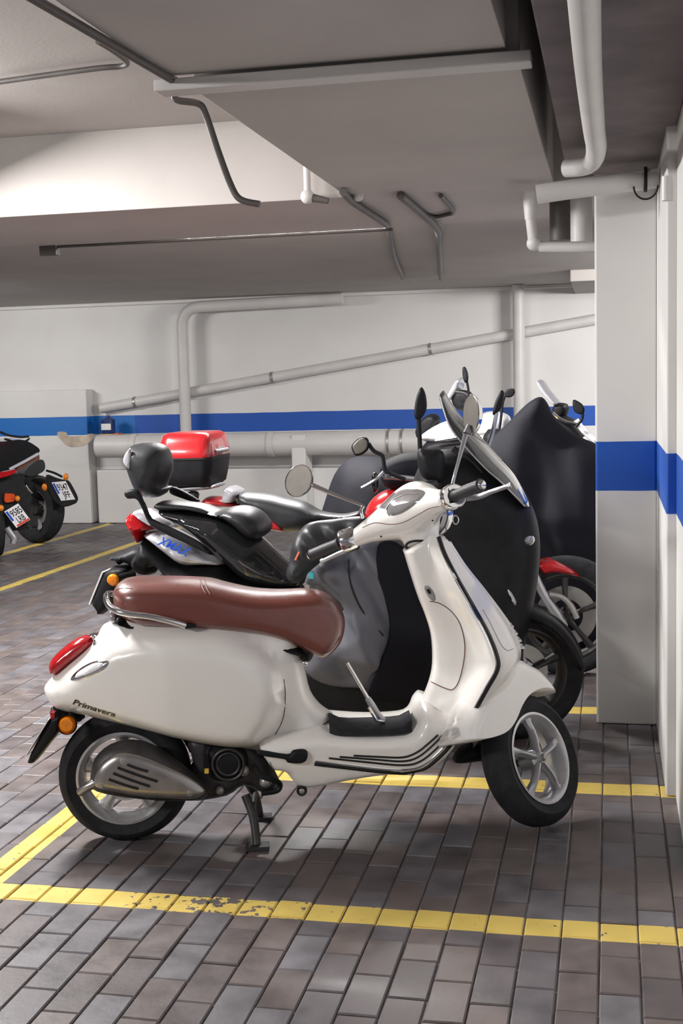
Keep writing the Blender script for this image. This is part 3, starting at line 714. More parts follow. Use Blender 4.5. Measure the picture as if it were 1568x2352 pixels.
for s in (-1, 1):
    v = H.at(154, 1665, -0.125); v.y *= -s * -1 if s < 0 else 1
    v = Vector((v.x, s * 0.125, v.z))
    X = Matrix.Translation(v) @ Matrix.Rotation(math.radians(12 * s), 4, 'X')
    o_ = MB().lathe([(0.001, -0.014 if s < 0 else 0.014), (0.02, -0.013 if s < 0 else 0.013), (0.0275, -0.006 * -s * -1 if s < 0 else 0.006), (0.0285, 0)], X, 28)
    o_.build('indicator_lens', M['orange'], hero)
    MB().lathe([(0.031, -0.004), (0.031, 0.006), (0.02, 0.02), (0.001, 0.024)] if s < 0 else [(0.031, 0.004), (0.031, -0.006), (0.02, -0.02), (0.001, -0.024)], X, 28).build('indicator_housing', M['black'], hero)
    MB().tube([v + Vector((0, -s * 0.02, 0)), Vector((v.x + 0.0, s * 0.03, v.z + 0.02))], 0.009, 8).build('indicator_stalk', M['black'], hero)
v = H.at(127, 1640, -0.03); MB().box(v - Vector((0.01, 0.03, 0.012)), v + Vector((0.004, 0.03, 0.012))).build('reflector', M['red'], hero, smooth=False)
# ---- wheels
RW = Matrix.Translation((0.006, 0, 0.2155))
wheel(hero, RW, 0.2155, 0.112, 0.152, 5, 'rear_tyre', M['rim'], spw=0.026, hub=0.05, face=0.1)
MB().lathe([(0.001, -0.025), (0.075, -0.022), (0.085, -0.01), (0.085, 0.03), (0.001, 0.03)], RW, 40).build('brake_drum', M['alu'], hero)
# ---- engine, swing arm, silencer
shape(H, [(425, 1690), (560, 1700), (600, 1726), (632, 1790), (640, 1815), (606, 1830), (560, 1812), (520, 1836), (430, 1848), (400, 1820), (440, 1760)], 0.075, 0.035, -0.01, -0.07, 'engine_case', M['iron'], hero)
shape(H, [(462, 1716), (520, 1712), (560, 1722), (572, 1760), (556, 1795), (510, 1802), (478, 1790), (466, 1750)], 0.05, 0.05, -0.07, -0.11, 'fan_cover', M['black'], hero)
v = H.at(524, 1756, -0.118)
for k, rr_ in enumerate((0.05, 0.036, 0.022)):
    MB().lathe([(rr_ - 0.004, -0.003), (rr_, -0.006), (rr_ + 0.004, -0.003), (rr_ + 0.004, 0.01), (rr_ - 0.004, 0.01)], Matrix.Translation(v + Vector((0, 0.006 * k - 0.004, 0))), 32, closed=True).build('fan_ring', M['iron'], hero)
v = H.at(475, 1771, -0.13); MB().box(v - Vector((0.007, 0.01, 0.005)), v + Vector((0.006, 0.004, 0.008))).build('oil_plug', M['yellow'], hero, smooth=False)
for (a_, b_) in (((560, 1770), 0.018), ((505, 1815), 0.014), ((610, 1795), 0.02)):
    MB().ball(H.at(a_[0], a_[1], -0.1), b_).build('engine_bolt', M['steel'], hero)
MB().tube(R_(H, [(585, 1760, -0.1), (600, 1782, -0.12), (625, 1790, -0.12), (642, 1800, -0.1), (636, 1816, -0.1), (600, 1822, -0.1)]), 0.009, 8, 5).build('stand_spring', M['black'], hero)
MB().tube(R_(H, [(470, 1690, -0.11), (468, 1735, -0.125), (470, 1775, -0.125)]), 0.004, 6, 5).build('engine_hose', M['black'], hero)
shape(H, [(204, 1803), (212, 1752), (248, 1718), (300, 1707), (350, 1720), (405, 1756), (455, 1796), (476, 1822), (462, 1842), (380, 1846), (290, 1838), (220, 1824)], 0.05, 0.04, -0.125, -0.16, 'silencer', M['iron'], hero)
cv = shape(H, [(214, 1800), (224, 1768), (246, 1745), (275, 1732), (318, 1737), (380, 1761), (430, 1786), (462, 1808), (470, 1821), (456, 1834), (420, 1838), (330, 1833), (262, 1822), (224, 1813)], 0.02, 0.03, -0.176, -0.19, 'heat_shield', M['shield'], hero, step=0.009)
hs = cv.obj; hsb = cv.bvh()
for a_, b_ in (((292, 1756), (340, 1772)), ((270, 1763), (362, 1795)), ((260, 1776), (344, 1806)), ((250, 1790), (318, 1812))):
    ribbon_on(H, hsb, [a_, ((a_[0] + b_[0]) / 2, (a_[1] + b_[1]) / 2 + 1), b_], 0.0048, 'vent_slot', M['ring'], hs, off=-0.001)
for a_ in ((283, 1749), (232, 1804), (437, 1823)):
    h_, n_ = H.hit(a_[0], a_[1], hsb); X = Matrix.Translation(h_) @ n_.to_track_quat('Y', 'Z').to_matrix().to_4x4()
    MB().lathe([(0.001, 0.004), (0.006, 0.004), (0.007, 0.001), (0.0115, 0.0), (0.0125, -0.004)], X, 18).build('shield_bolt', M['steel'], hs)
MB().tube(R_(H, [(183, 1820, -0.14), (200, 1808, -0.15), (225, 1795, -0.15), (250, 1780, -0.13)]), [0.0135, 0.0145, 0.016, 0.02], 14, 4).build('tail_pipe', M['shield'], hero)
# inner upper mudguard around the rear tyre
arc = MB(); arc.lathe([(0.232, -0.05), (0.245, -0.03), (0.25, 0), (0.245, 0.03), (0.232, 0.05)], RW, 30, math.radians(20), math.radians(110)); arc.build('inner_mudguard', M['black'], hero)
MB().tube(R_(H, [(285, 1690, 0.07), (300, 1740, 0.07), (330, 1790, 0.06)]), 0.014, 10).build('shock_absorber', M['iron'], hero)
# ---- centre stand
st = MB()
for s in (-1, 1):
    st.tube([(0.40, s * 0.07, 0.155), (0.425, s * 0.10, 0.09), (0.435, s * 0.135, 0.012)], [0.015, 0.014, 0.013], 10, 4)
    st.box((0.40, s * 0.135 - 0.025, 0.0), (0.475, s * 0.135 + 0.025, 0.014))
st.tube([(0.42, -0.09, 0.11), (0.42, 0.09, 0.11)], 0.012, 10)
st.build('centre_stand', M['iron'], hero)
# ---- floor pan with side skirts
fp_px = [(586, 1722), (600, 1706), (650, 1694), (740, 1680), (765, 1684), (850, 1689), (930, 1685), (950, 1674), (962, 1648), (985, 1632), (1020, 1650), (1060, 1645), (1084, 1634), (1094, 1655), (1070, 1700), (1040, 1745), (1000, 1775), (950, 1790), (870, 1800), (800, 1812), (735, 1827), (695, 1829), (670, 1815), (650, 1789), (625, 1785), (600, 1755)]
def floor_w(x, z, d, prof):
    D2 = np.clip(d / 0.035, 0, 1); t = np.clip((0.36 - z) / 0.22, 0, 1)
    return (0.195 - 0.05 * t ** 2) * np.sqrt(1 - (1 - D2) ** 2)
mbf = pillow(outline(H, fp_px, -0.18), 0.19, 0.035, wfn=floor_w, step=0.014)
pan = mbf.build('floor_pan', M['white'], hero, ang=180); pb = mbf.bvh()
a = H.at(757, 1684, -0.17); b = H.at(948, 1684, -0.17); zf = H.at(850, 1689, -0.18).z
mat_ = []
for k in range(9):
    x = a.x + (b.x - a.x) * k / 8; e = 0.02 * ((k / 8 - 0.5) * 2) ** 6
    mat_.append([Vector((x, y, z)) for y, z in ((-0.165 + e, zf - 0.004), (-0.165 + e, zf + 0.012 + e), (-0.155 + e, zf + 0.018 + e), (-0.03, zf + 0.018 + e), (-0.02, zf + 0.012 + e), (-0.02, zf - 0.004))])
MB().loft(mat_).build('floor_mat', M['rubber'], hero, ang=40)
strip = [[(722, 1754), (800, 1763), (880, 1772), (945, 1774), (985, 1758), (1025, 1722), (1055, 1682), (1078, 1645)], [(755, 1741), (850, 1751), (925, 1757), (965, 1748), (1005, 1716), (1040, 1676)], [(780, 1738), (860, 1744), (925, 1748), (962, 1737), (1000, 1705), (1030, 1672)], [(812, 1735), (870, 1738), (925, 1739), (958, 1727), (985, 1706), (1005, 1688)]]
for k, s in enumerate(strip):
    ribbon_on(H, pb, s, 0.0062 if k == 0 else 0.0032, 'floor_strip', M['ring'], pan, off=0.001)
ribbon_on(H, pb, [(724, 1748), (800, 1756), (880, 1765), (943, 1766), (980, 1751), (1018, 1716), (1048, 1677)], 0.0026, 'floor_strip_trim', M['chrome'], pan, off=0.001)
peg = shape(H, [(588, 1727), (600, 1724), (660, 1733), (672, 1724), (695, 1721), (706, 1728), (704, 1746), (690, 1754), (660, 1752), (652, 1744), (600, 1736)], 0.015, 0.012, -0.195, -0.2, 'passenger_footpeg', M['black'], hero, step=0.008)
h_, n_ = H.hit(693, 1817, pb)
if h_ is None: h_ = H.at(693, 1817, -0.17)
X = Matrix.Translation(h_)
MB().lathe([(0.010, -0.004), (0.014, -0.006), (0.017, 0.0), (0.017, 0.01), (0.010, 0.01)], X, 24, closed=True).build('frame_plug_ring', M['ring'], pan)
MB().ball(h_, 0.0105, (1, 0.5, 1)).build('frame_plug', M['steel'], pan)
ribbon_on(H, pb, [(620, 1750), (630, 1770), (645, 1790)], 0.0012, 'seam', M['ring'], pan)
# ---- leg shield
lv = [((932, 1268), (1001, 1234), 0.075, (1035, 1243)), ((948, 1320), (1014, 1272), 0.115, (1070, 1297)), ((966, 1375), (1040, 1324), 0.165, (1112, 1350)), ((984, 1420), (1076, 1388), 0.20, (1150, 1400)),
      ((997, 1465), (1112, 1452), 0.215, (1180, 1445)), ((1001, 1515), (1134, 1508), 0.22, (1196, 1490)), ((998, 1555), (1135, 1538), 0.215, (1186, 1540)), ((984, 1598), (1112, 1580), 0.205, (1160, 1600)),
      ((966, 1634), (1086, 1628), 0.195, (1125, 1665)), ((957, 1668), (1068, 1668), 0.19, (1090, 1710))]
ringsL = []
for inn, edg, We, fro in lv:
    i_ = H.at(*inn, -0.05); e_ = H.at(*edg, -We); f_ = H.at(*fro, 0.0)
    L_ = e_.x - i_.x; W2 = f_.x - e_.x
    half = [(i_.x - 0.006, 0.0, i_.z), (i_.x, -0.04, i_.z), (i_.x + 0.22 * L_, -0.07, i_.z * 0.85 + e_.z * 0.15), (i_.x + 0.62 * L_, -0.07 - 0.30 * (We - 0.07), (i_.z + e_.z) / 2), (e_.x - 0.022, -We * 0.86, e_.z), (e_.x - 0.004, -We + 0.002, e_.z), (e_.x + 0.006, -We, e_.z),
            (e_.x + 0.35 * W2, -We * 0.86, e_.z * 0.75 + f_.z * 0.25), (e_.x + 0.72 * W2, -We * 0.55, (e_.z + f_.z) / 2), (f_.x - 0.012, -We * 0.22, f_.z), (f_.x, 0.0, f_.z)]
    ring = [Vector(p) for p in half] + [Vector((p[0], -p[1], p[2])) for p in half[-2:0:-1]]
    ringsL.append(ring)
nr = len(ringsL[0]); cols = [catmull([ringsL[j][i] for j in range(len(ringsL))], 5) for i in range(nr)]
rings2 = []
for j in range(len(cols[0])):
    rings2.append(catmull([cols[i][j] for i in range(nr)], 4, True))
mbl = MB().loft(rings2); shield = mbl.build('leg_shield', M['white'], hero, ang=180); lb = mbl.bvh()
for s in (-1, 1):
    MB().tube([Vector((p.x + 0.004, s * (abs(p.y) + 0.002), p.z)) for p in cols[6]][:44], 0.0068, 10).build('shield_trim', M['gloss'], shield)
    MB().tube([Vector((p.x - 0.004, s * (abs(p.y) + 0.004), p.z)) for p in cols[6]][:44], 0.0026, 8).build('trim_line', M['chrome'], shield)
ribbon_on(H, lb, [(987, 1381), (1010, 1386), (1035, 1403), (1055, 1430), (1066, 1470), (1066, 1510), (1055, 1560), (1040, 1583), (1020, 1580), (990, 1566)], 0.0016, 'glovebox_door', M['seam'], shield)
decal(H, lb, [(974, 1348), (984, 1345), (997, 1362), (1000, 1378), (992, 1380), (980, 1366)], 'ignition_recess', M['alu'], shield, 0.001)
decal(H, lb, [(980, 1353), (987, 1354), (990, 1364), (984, 1362)], 'ignition_lock', M['ring'], shield, 0.004)
ribbon_on(H, lb, [(964, 1640), (985, 1655), (1010, 1668), (1045, 1664), (1068, 1648)], 0.0025, 'seam', M['ring'], shield)
# horn cast louvres down the nose
for k, (a_, b_) in enumerate((((1165, 1436), 0.02), ((1174, 1452), 0.02), ((1183, 1468), 0.02), ((1190, 1484), 0.02))):
    v = H.at(a_[0], a_[1], 0); MB().box((v.x - 0.012, -0.03, v.z - 0.004), (v.x + 0.016, 0.03, v.z + 0.003)).build('nose_louvre', M['white'], shield, smooth=False, bevel=0.001)
ribbon_on(H, lb, [(1108, 1400), (1125, 1430), (1150, 1480), (1165, 1494), (1178, 1490)], 0.0015, 'nose_seam', M['alu'], shield)
# ---- steering assembly
RK = math.radians(27); TH = math.radians(50)
Np = H.at(968, 1250, 0); ax_ = Vector((-math.sin(RK), 0, math.cos(RK)))
SL = Matrix.Translation(Np) @ Matrix.Rotation(TH, 4, ax_) @ Matrix.Translation(-Np)      # straight ahead -> turned, scooter local
S = Frame(H.M @ SL)
FWc = Vector((1.325, 0, 0.222))
FX = SL @ Matrix.Translation(FWc)
wheel(hero, FX, 0.2155, 0.108, 0.148, 5, 'front_tyre', M['rim'], M['alu'], spw=0.017, hub=0.034, face=0.75, disc=0.0)
mud_top = np.array(outline(S, [(1285, 1589), (1268, 1559), (1240, 1529), (1200, 1507), (1163, 1500), (1140, 1512), (1118, 1550), (1092, 1610), (1072, 1660), (1064, 1694)], -0.06))
def mud_w(x, z, d, prof):
    P = np.stack([x, z], 1); A = mud_top; dd = np.full(len(P), 9.0)
    for i in range(len(A) - 1):
        e = A[i + 1] - A[i]; t = np.clip(((P - A[i]) @ e) / (e @ e), 0, 1); dd = np.minimum(dd, np.linalg.norm(P - A[i] - t[:, None] * e, axis=1))
    D2 = np.clip(dd / 0.055, 0, 1); return 0.006 + 0.072 * np.sqrt(1 - (1 - D2) ** 2)
mbq = pillow(outline(S, [(1163, 1500), (1200, 1507), (1240, 1529), (1268, 1559), (1285, 1589), (1262, 1584), (1235, 1583), (1208, 1597), (1190, 1622), (1176, 1655), (1158, 1680), (1132, 1693), (1100, 1699), (1064, 1694), (1072, 1660), (1092, 1610), (1118, 1550), (1140, 1512)], -0.06), 0.078, 0.06, step=0.013, edge=None, wfn=mud_w)
mbq.build('front_mudguard', M['white'], hero, ang=180, M_=SL)
lk = MB(); lk.tube([FWc + Vector((-0.01, 0.07, 0)), FWc + Vector((-0.09, 0.075, 0.03)), FWc + Vector((-0.10, 0.06, 0.12)), FWc + Vector((-0.06, 0.03, 0.30))], [0.02, 0.024, 0.022, 0.02], 12, 4)
lk.tube([FWc + Vector((0.0, 0.0, 0.0)), FWc + Vector((-0.01, 0.085, 0))], 0.014, 10); lk.build('front_suspension', M['iron'], hero, M_=SL)
shape(H, [(1040, 1745), (1070, 1712), (1120, 1706), (1160, 1710), (1150, 1740), (1090, 1752), (1050, 1755)], 0.05, 0.03, 0.02, 0.0, 'suspension_cover', M['black'], hero)
MB().lathe([(0.001, -0.062), (0.010, -0.062), (0.013, -0.05), (0.02, -0.045), (0.001, -0.044)], FX, 16).build('axle_nut', M['steel'], hero)
# headset: lofted along the bar and fused with its neck
hd = []
for y, cx_, cz_, rx, rz in ((-0.215, 0.912, 1.028, 0.032, 0.03), (-0.19, 0.918, 1.032, 0.036, 0.034), (-0.15, 0.930, 1.040, 0.046, 0.042), (-0.11, 0.950, 1.048, 0.066, 0.056), (-0.07, 0.972, 1.058, 0.088, 0.074), (-0.03, 0.988, 1.064, 0.103, 0.090), (0, 0.992, 1.066, 0.108, 0.095)):
    hd.append((y, cx_, cz_, rx, rz))
hd = hd + [(-y, a_, b_, c_, d_) for (y, a_, b_, c_, d_) in hd[-2::-1]]
rg = []
for y, cx_, cz_, rx, rz in hd:
    rg.append([Vector((cx_ + rx * math.cos(t), y, cz_ + rz * math.sin(t) + 0.25 * rx * math.cos(t))) for t in [2 * math.pi * k / 20 for k in range(20)]])
hm = MB().loft(rg)
nk = []
for z, xc, rx, ry in ((0.935, 0.998, 0.066, 0.052), (0.955, 0.992, 0.067, 0.055), (0.99, 0.982, 0.074, 0.066), (1.03, 0.978, 0.085, 0.085), (1.06, 0.985, 0.085, 0.085)):
    nk.append([Vector((xc + rx * math.cos(t), ry * math.sin(t), z - 0.30 * rx * math.cos(t))) for t in [2 * math.pi * k / 20 for k in range(20)]])
hm.loft(nk)
hm.v = [SL @ v for v in hm.v]
head = hm.build('headset', M['white'], hero); remesh(head, 0.0055, 8)
hb = BVHTree.FromPolygons([tuple(v.co) for v in head.data.vertices], [tuple(p.vertices) for p in head.data.polygons])
decal(H, hb, [(871, 1166), (885, 1150), (905, 1131), (930, 1122), (955, 1123), (976, 1130), (968, 1145), (945, 1165), (920, 1180), (893, 1185), (886, 1170)], 'instrument_glass', M['lens'], head, 0.002, rows=8, dome=0.004)
ribbon_on(H, hb, [(885, 1176), (905, 1150), (935, 1138), (962, 1137)], 0.002, 'dial_rim', M['alu'], head, off=0.006)
ribbon_on(H, hb, [(832, 1212), (860, 1201), (895, 1204), (925, 1200), (960, 1182), (985, 1168), (1008, 1163)], 0.0011, 'seam', M['seam'], head)
MB().lathe([(0.001, 0.118), (0.05, 0.114), (0.07, 0.10), (0.074, 0.085), (0.072, 0.05)], SL @ Matrix.Translation((0.995, 0, 1.055)) @ Matrix.Rotation(math.radians(-90), 4, 'Z'), 40).build('headlamp', M['lens'], head)
MB().lathe([(0.070, 0.10), (0.078, 0.096), (0.080, 0.085), (0.076, 0.075)], SL @ Matrix.Translation((0.995, 0, 1.055)) @ Matrix.Rotation(math.radians(-90), 4, 'Z'), 40).build('headlamp_rim', M['chrome'], head)
for a_ in ((993, 1195), (875, 1232)):
    h_, n_ = H.hit(a_[0], a_[1], hb)
    if h_: MB().ball(h_, 0.0035).build('screw', M['ring'], head)
# collar line between neck and leg shield
MB().tube([SL @ Vector((0.998 + 0.062 * math.cos(t), 0.049 * math.sin(t), 0.934 - 0.31 * 0.062 * math.cos(t))) for t in [2 * math.pi * k / 24 for k in range(24)]], 0.004, 8, closed=True).build('neck_gasket', M['ring'], hero)
# switch pods, grips, levers, mirrors
for s in (-1, 1):
    g0 = Vector((0.914, s * 0.212, 1.030)); g1 = Vector((0.885, s * 0.255, 1.024)); g2 = Vector((0.862, s * 0.375, 1.016))
    dr = (g1 - Vector((0.93, s * 0.19, 1.034))).normalized()
    X = SL @ Matrix.Translation(g0) @ dr.to_track_quat('Y', 'Z').to_matrix().to_4x4()
    MB().lathe([(0.001, -0.006), (0.035, -0.006), (0.040, 0.0), (0.040, 0.042), (0.035, 0.050), (0.001, 0.050)], X, 32).build('switch_pod', M['chrome'], hero)
    for zz in (0.016, -0.017):
        vv = Vector((g0.x - 0.037 - 0.004, g0.y + s * 0.022, g0.z + zz)); q = MB().box(vv - Vector((0.003, 0.013, 0.0105)), vv + Vector((0.010, 0.013, 0.0105))); q.build('switch', M['ring'], hero, smooth=False, M_=SL, bevel=0.002)
    gr = MB().tube([g1, g1.lerp(g2, 0.12), g1.lerp(g2, 0.5), g1.lerp(g2, 0.93), g2], [0.022, 0.0175, 0.019, 0.018, 0.021], 18, 5).build('hand_grip', M['grip'], hero, M_=SL)
    MB().ball(g2, 0.016).build('bar_end', M['chrome'], hero, M_=SL)
    MB().tube([g0 + Vector((0.035, s * 0.035, -0.008)), g0 + Vector((0.055, s * 0.07, -0.012)), g0 + Vector((0.045, s * 0.13, -0.016)), g0 + Vector((0.035, s * 0.19, -0.022)), g0 + Vector((0.038, s * 0.205, -0.022))], [0.011, 0.010, 0.008, 0.0075, 0.011], 12, 5, flat=0.7).build('brake_lever', M['alu'], hero, M_=SL)
I3 = SL.inverted()
for s, base, bend_, tip, cen, e1, e2, r1, r2 in (
        (1, (829, 1172), (832, 1162), (722, 1117), (688, 1105), None, None, 0.056, 0.056),
        (-1, (1038, 1122), (1043, 1095), (1070, 995), (1085, 952), None, None, 0.056, 0.05)):
    yb = s * 0.17; ym = s * 0.30
    P = [S.at(*base, yb), S.at(*bend_, yb * 1.02), S.at(*tip, s * 0.275), S.at(*cen, ym)]
    arm = MB().tube([P[0] - Vector((0, 0, 0.03)), P[0], P[1], P[1].lerp(P[2], 0.35), P[1].lerp(P[2], 0.75), P[2]], [0.006, 0.006, 0.0055, 0.0055, 0.0075, 0.009], 10, 5)
    if s == 1: mt_ = M['chrome']
    else: mt_ = M['alu']
    arm.tube([P[2], P[2].lerp(P[3], 0.45)], [0.010, 0.006], 10)
    am = arm.build('mirror_stem', mt_, hero, M_=SL)
    # mirror faces the rider: normal in the straight frame points back, a little up and inwards
    nm = Vector((-1, -s * 0.22, 0.12)).normalized() if s == 1 else Vector((-0.91, 0.40, 0.10)).normalized()
    X = SL @ Matrix.Translation(P[3]) @ nm.to_track_quat('Y', 'Z').to_matrix().to_4x4() @ Matrix.Diagonal((1.0, 1, 1.0 if s == 1 else 1.15, 1))
    MB().lathe([(0.001, -0.022), (0.035, -0.018), (0.05, -0.008), (r1, 0.002), (r1 + 0.001, 0.006), (r1 - 0.003, 0.008)], X, 40).build('mirror_shell', M['chrome'], hero)
    MB().lathe([(0.001, 0.0072), (r1 - 0.003, 0.0072)], X, 40).build('mirror_glass', M['mirror'], hero)
# ring hook below the right pod
v = S.at(1046, 1194, -0.15); MB().tube([v + Vector((0, 0.012 * math.cos(t), 0.014 * math.sin(t))) for t in [k * math.pi / 6 for k in range(12)]], 0.0022, 6, closed=True).build('helmet_hook', M['chrome'], hero, M_=SL)
# thin rod with a jointed foot standing on the floor mat
f = H.at(872, 1655, zf + 0.026, 2); yr = f.y
rt = empty('prop_rod', H.M @ Matrix.Translation(f), 'thin chrome rod with jointed foot on the white scooter floor mat, leaning to its seat', 'rod')
t0 = H.at(797, 1522, yr) - f; k1 = H.at(855, 1622, yr) - f
MB().tube([t0, t0.lerp(k1, 0.95)], [0.0055, 0.0065], 10).build('rod', M['chrome'], rt)
MB().tube([k1 - (k1 - t0).normalized() * 0.03, k1, k1 + Vector((0.02, 0, -0.03)), Vector((0.012, 0, 0.0))], [0.010, 0.012, 0.009, 0.010], 10, 3).build('foot', M['alu'], rt)
MB().tube([k1 + Vector((-0.012, -0.01, 0)), Vector((-0.01, -0.012, 0.004)), Vector((0.016, -0.012, 0.0))], [0.006, 0.006, 0.008], 8).build('foot_hook', M['chrome'], rt)

# ================================================================ THE MAXI SCOOTER BEHIND (second bay)
def crop3(l): return [(180 + a / 2.306, 960 + b / 2.306) for a, b in l]
def crop4(l): return [(640 + a / 2.063, 820 + b / 2.063) for a, b in l]
xo = onY(400, 1500, 4.95); xo.z = 0
XF = frame_at(xo, math.radians(3)); XM = empty('maxi_scooter', XF.M, 'black and silver maxi scooter with padded backrest and smoked screen behind the white scooter', 'scooter')
def xs(name, px, W, D, y, mt, parent=XM, **k): return shape(XF, px, W, D, y, (y - W) if y <= 0 and W < 0.12 else -W * 0.6, name, M[mt], parent, **k)
seatx = xs('seat', crop3([(385, 470), (405, 452), (450, 448), (560, 457), (640, 470), (715, 498), (790, 480), (860, 478), (930, 508), (985, 575), (978, 622), (925, 652), (880, 640), (780, 560), (700, 530), (560, 500), (420, 500)]), 0.16, 0.05, 0, 'seatblk')
xs('side_cover', crop3([(385, 480), (420, 482), (560, 500), (700, 520), (800, 560), (920, 640), (990, 700), (1090, 790), (1170, 850), (1160, 905), (1060, 915), (960, 905), (850, 870), (740, 770), (620, 660), (500, 575), (420, 535)]), 0.19, 0.09, 0, 'gloss')
sp = xs('tail_panel', crop3([(325, 625), (380, 607), (440, 600), (520, 640), (640, 700), (745, 752), (760, 790), (640, 792), (535, 788), (440, 722), (370, 665)]), 0.185, 0.06, 0, 'silver')
spb = sp.bvh()
p0, n0 = XF.hit(180 + 418 / 2.306, 960 + 668 / 2.306, spb); p1, n1 = XF.hit(180 + 588 / 2.306, 960 + 738 / 2.306, spb)
if p0 is not None and p1 is not None: lettering('model_letters', 'XMAX', p0, p1, (n0 + n1) / 2, 0.038, M['blue'], XM, None, shear=0.35, bold=0.02, off=0.012)
xs('tail_strip', crop3([(262, 502), (290, 497), (315, 500), (400, 550), (446, 592), (420, 600), (350, 560), (290, 520)]), 0.17, 0.03, 0, 'silver')
xs('tail_lamp', crop3([(237, 540), (250, 515), (268, 505), (300, 528), (350, 566), (402, 594), (350, 605), (325, 625), (318, 650), (292, 675), (284, 640), (250, 585)]), 0.165, 0.05, 0, 'red')
xs('lower_cover', crop3([(325, 640), (440, 725), (535, 790), (740, 785), (860, 870), (1000, 905), (1160, 900), (1140, 1040), (1100, 1300), (900, 1380), (700, 1340), (560, 1100), (440, 850), (372, 792), (372, 838), (310, 842), (268, 800), (262, 760), (300, 700)]), 0.16, 0.07, 0, 'black')
xs('grab_bracket', crop3([(235, 400), (262, 382), (300, 380), (330, 420), (372, 520), (400, 545), (520, 600), (640, 665), (705, 722), (690, 728), (560, 665), (440, 610), (368, 560), (330, 480), (300, 432), (255, 430)]), 0.02, 0.01, -0.15, 'black')
xs('grab_bracket', crop3([(440, 380), (480, 385), (540, 415), (600, 455), (570, 462), (500, 440), (440, 415)]), 0.02, 0.01, 0.12, 'black')
bk = xs('backrest', crop3([(270, 145), (330, 136), (400, 140), (440, 170), (461, 235), (458, 300), (432, 365), (440, 398), (400, 425), (350, 430), (305, 410), (275, 375), (240, 285), (230, 230), (245, 165)]), 0.13, 0.07, 0, 'seatblk')
xs('reflective_patch', crop3([(234, 232), (240, 200), (258, 172), (274, 165), (270, 262), (252, 262)]), 0.012, 0.008, -0.115, 'reflect', parent=bk.obj)
xs('backrest_hinge', crop3([(280, 375), (350, 372), (440, 372), (445, 390), (350, 392), (275, 392)]), 0.09, 0.01, 0, 'iron')
xs('licence_bracket', crop3([(136, 746), (160, 742), (230, 712), (300, 688), (370, 722), (350, 790), (330, 835), (270, 800), (220, 775), (188, 790), (180, 770), (140, 762)]), 0.07, 0.03, 0, 'black')
xs('plate_holder', crop3([(130, 818), (185, 798), (250, 800), (240, 840), (200, 900), (150, 1000), (92, 1060), (84, 1030), (62, 1000), (60, 985)]), 0.09, 0.015, 0, 'black')
a = XF.at(180 + 130 / 2.306, 960 + 818 / 2.306, -0.08); b = XF.at(180 + 60 / 2.306, 960 + 990 / 2.306, -0.08)
q = [a, b, a + Vector((0, 0.17, 0)), b + Vector((0, 0.17, 0))]; q2 = [v + Vector((-0.006, 0, 0.002)) for v in q]
MB().add(q + q2, [(0, 1, 3, 2), (4, 6, 7, 5), (0, 4, 5, 1), (2, 3, 7, 6), (0, 2, 6, 4), (1, 5, 7, 3)]).build('number_plate', M['platew'], XM, smooth=False)
v = XF.at(180 + 183 / 2.306, 960 + 858 / 2.306, -0.15)
MB().lathe([(0.001, -0.014), (0.018, -0.012), (0.025, -0.004), (0.026, 0.004)], Matrix.Translation(v), 24).build('indicator_lens', M['orange'], XM)
MB().lathe([(0.028, 0.0), (0.03, 0.006), (0.02, 0.02), (0.001, 0.024)], Matrix.Translation(v), 24).build('indicator_housing', M['black'], XM)
MB().tube([v + Vector((0, 0.01, 0)), v + Vector((0.03, 0.06, 0.01)), v + Vector((0.06, 0.1, 0.01))], 0.012, 8).build('indicator_stalk', M['black'], XM)
# wheels, floor, nose and screen
wheel(XM, Matrix.Translation((0.0, 0.02, 0.29)), 0.29, 0.13, 0.18, 5, 'rear_tyre', M['alu'])
fxc = XF.at(1192, 1560, 0.0); fx = Vector((fxc.x, 0.03, 0.275))
wheel(XM, Matrix.Translation(fx) @ Matrix.Rotation(math.radians(20), 4, 'Z'), 0.275, 0.11, 0.19, 5, 'front_tyre', M['iron'], spw=0.02, disc=0.12)
xs('front_mudguard', [(1100, 1440), (1150, 1410), (1210, 1400), (1270, 1425), (1320, 1480), (1345, 1540), (1330, 1545), (1290, 1480), (1240, 1442), (1180, 1430), (1130, 1450)], 0.07, 0.03, 0.02, 'black')
xs('floor_board', [(690, 1520), (820, 1530), (960, 1560), (1010, 1540), (1050, 1560), (1020, 1620), (960, 1655), (800, 1650), (700, 1600)], 0.2, 0.04, 0, 'black')
xs('nose_fairing', [(955, 1075), (985, 1045), (1020, 1035), (1065, 1040), (1110, 1068), (1165, 1112), (1210, 1150), (1232, 1200), (1240, 1260), (1236, 1330), (1225, 1400), (1210, 1470), (1190, 1530), (1130, 1570), (1060, 1600), (1000, 1590), (965, 1540), (945, 1440), (950, 1350), (925, 1260), (925, 1170)], 0.2, 0.12, 0, 'black')
xs('headlamp', [(1168, 1222), (1190, 1216), (1222, 1222), (1232, 1240), (1222, 1258), (1196, 1254), (1176, 1242)], 0.17, 0.03, 0, 'lens')
xs('side_reflector', [(1164, 1356), (1170, 1354), (1185, 1384), (1179, 1390)], 0.012, 0.006, -0.19, 'reflect')
scr = []
sc_top = [(1018, 897), (1050, 948), (1092, 992), (1140, 1045), (1182, 1090), (1220, 1158)]
sc_bot = [(1008, 912), (1030, 975), (1068, 1025), (1115, 1075), (1155, 1110), (1205, 1162)]
rows_ = []
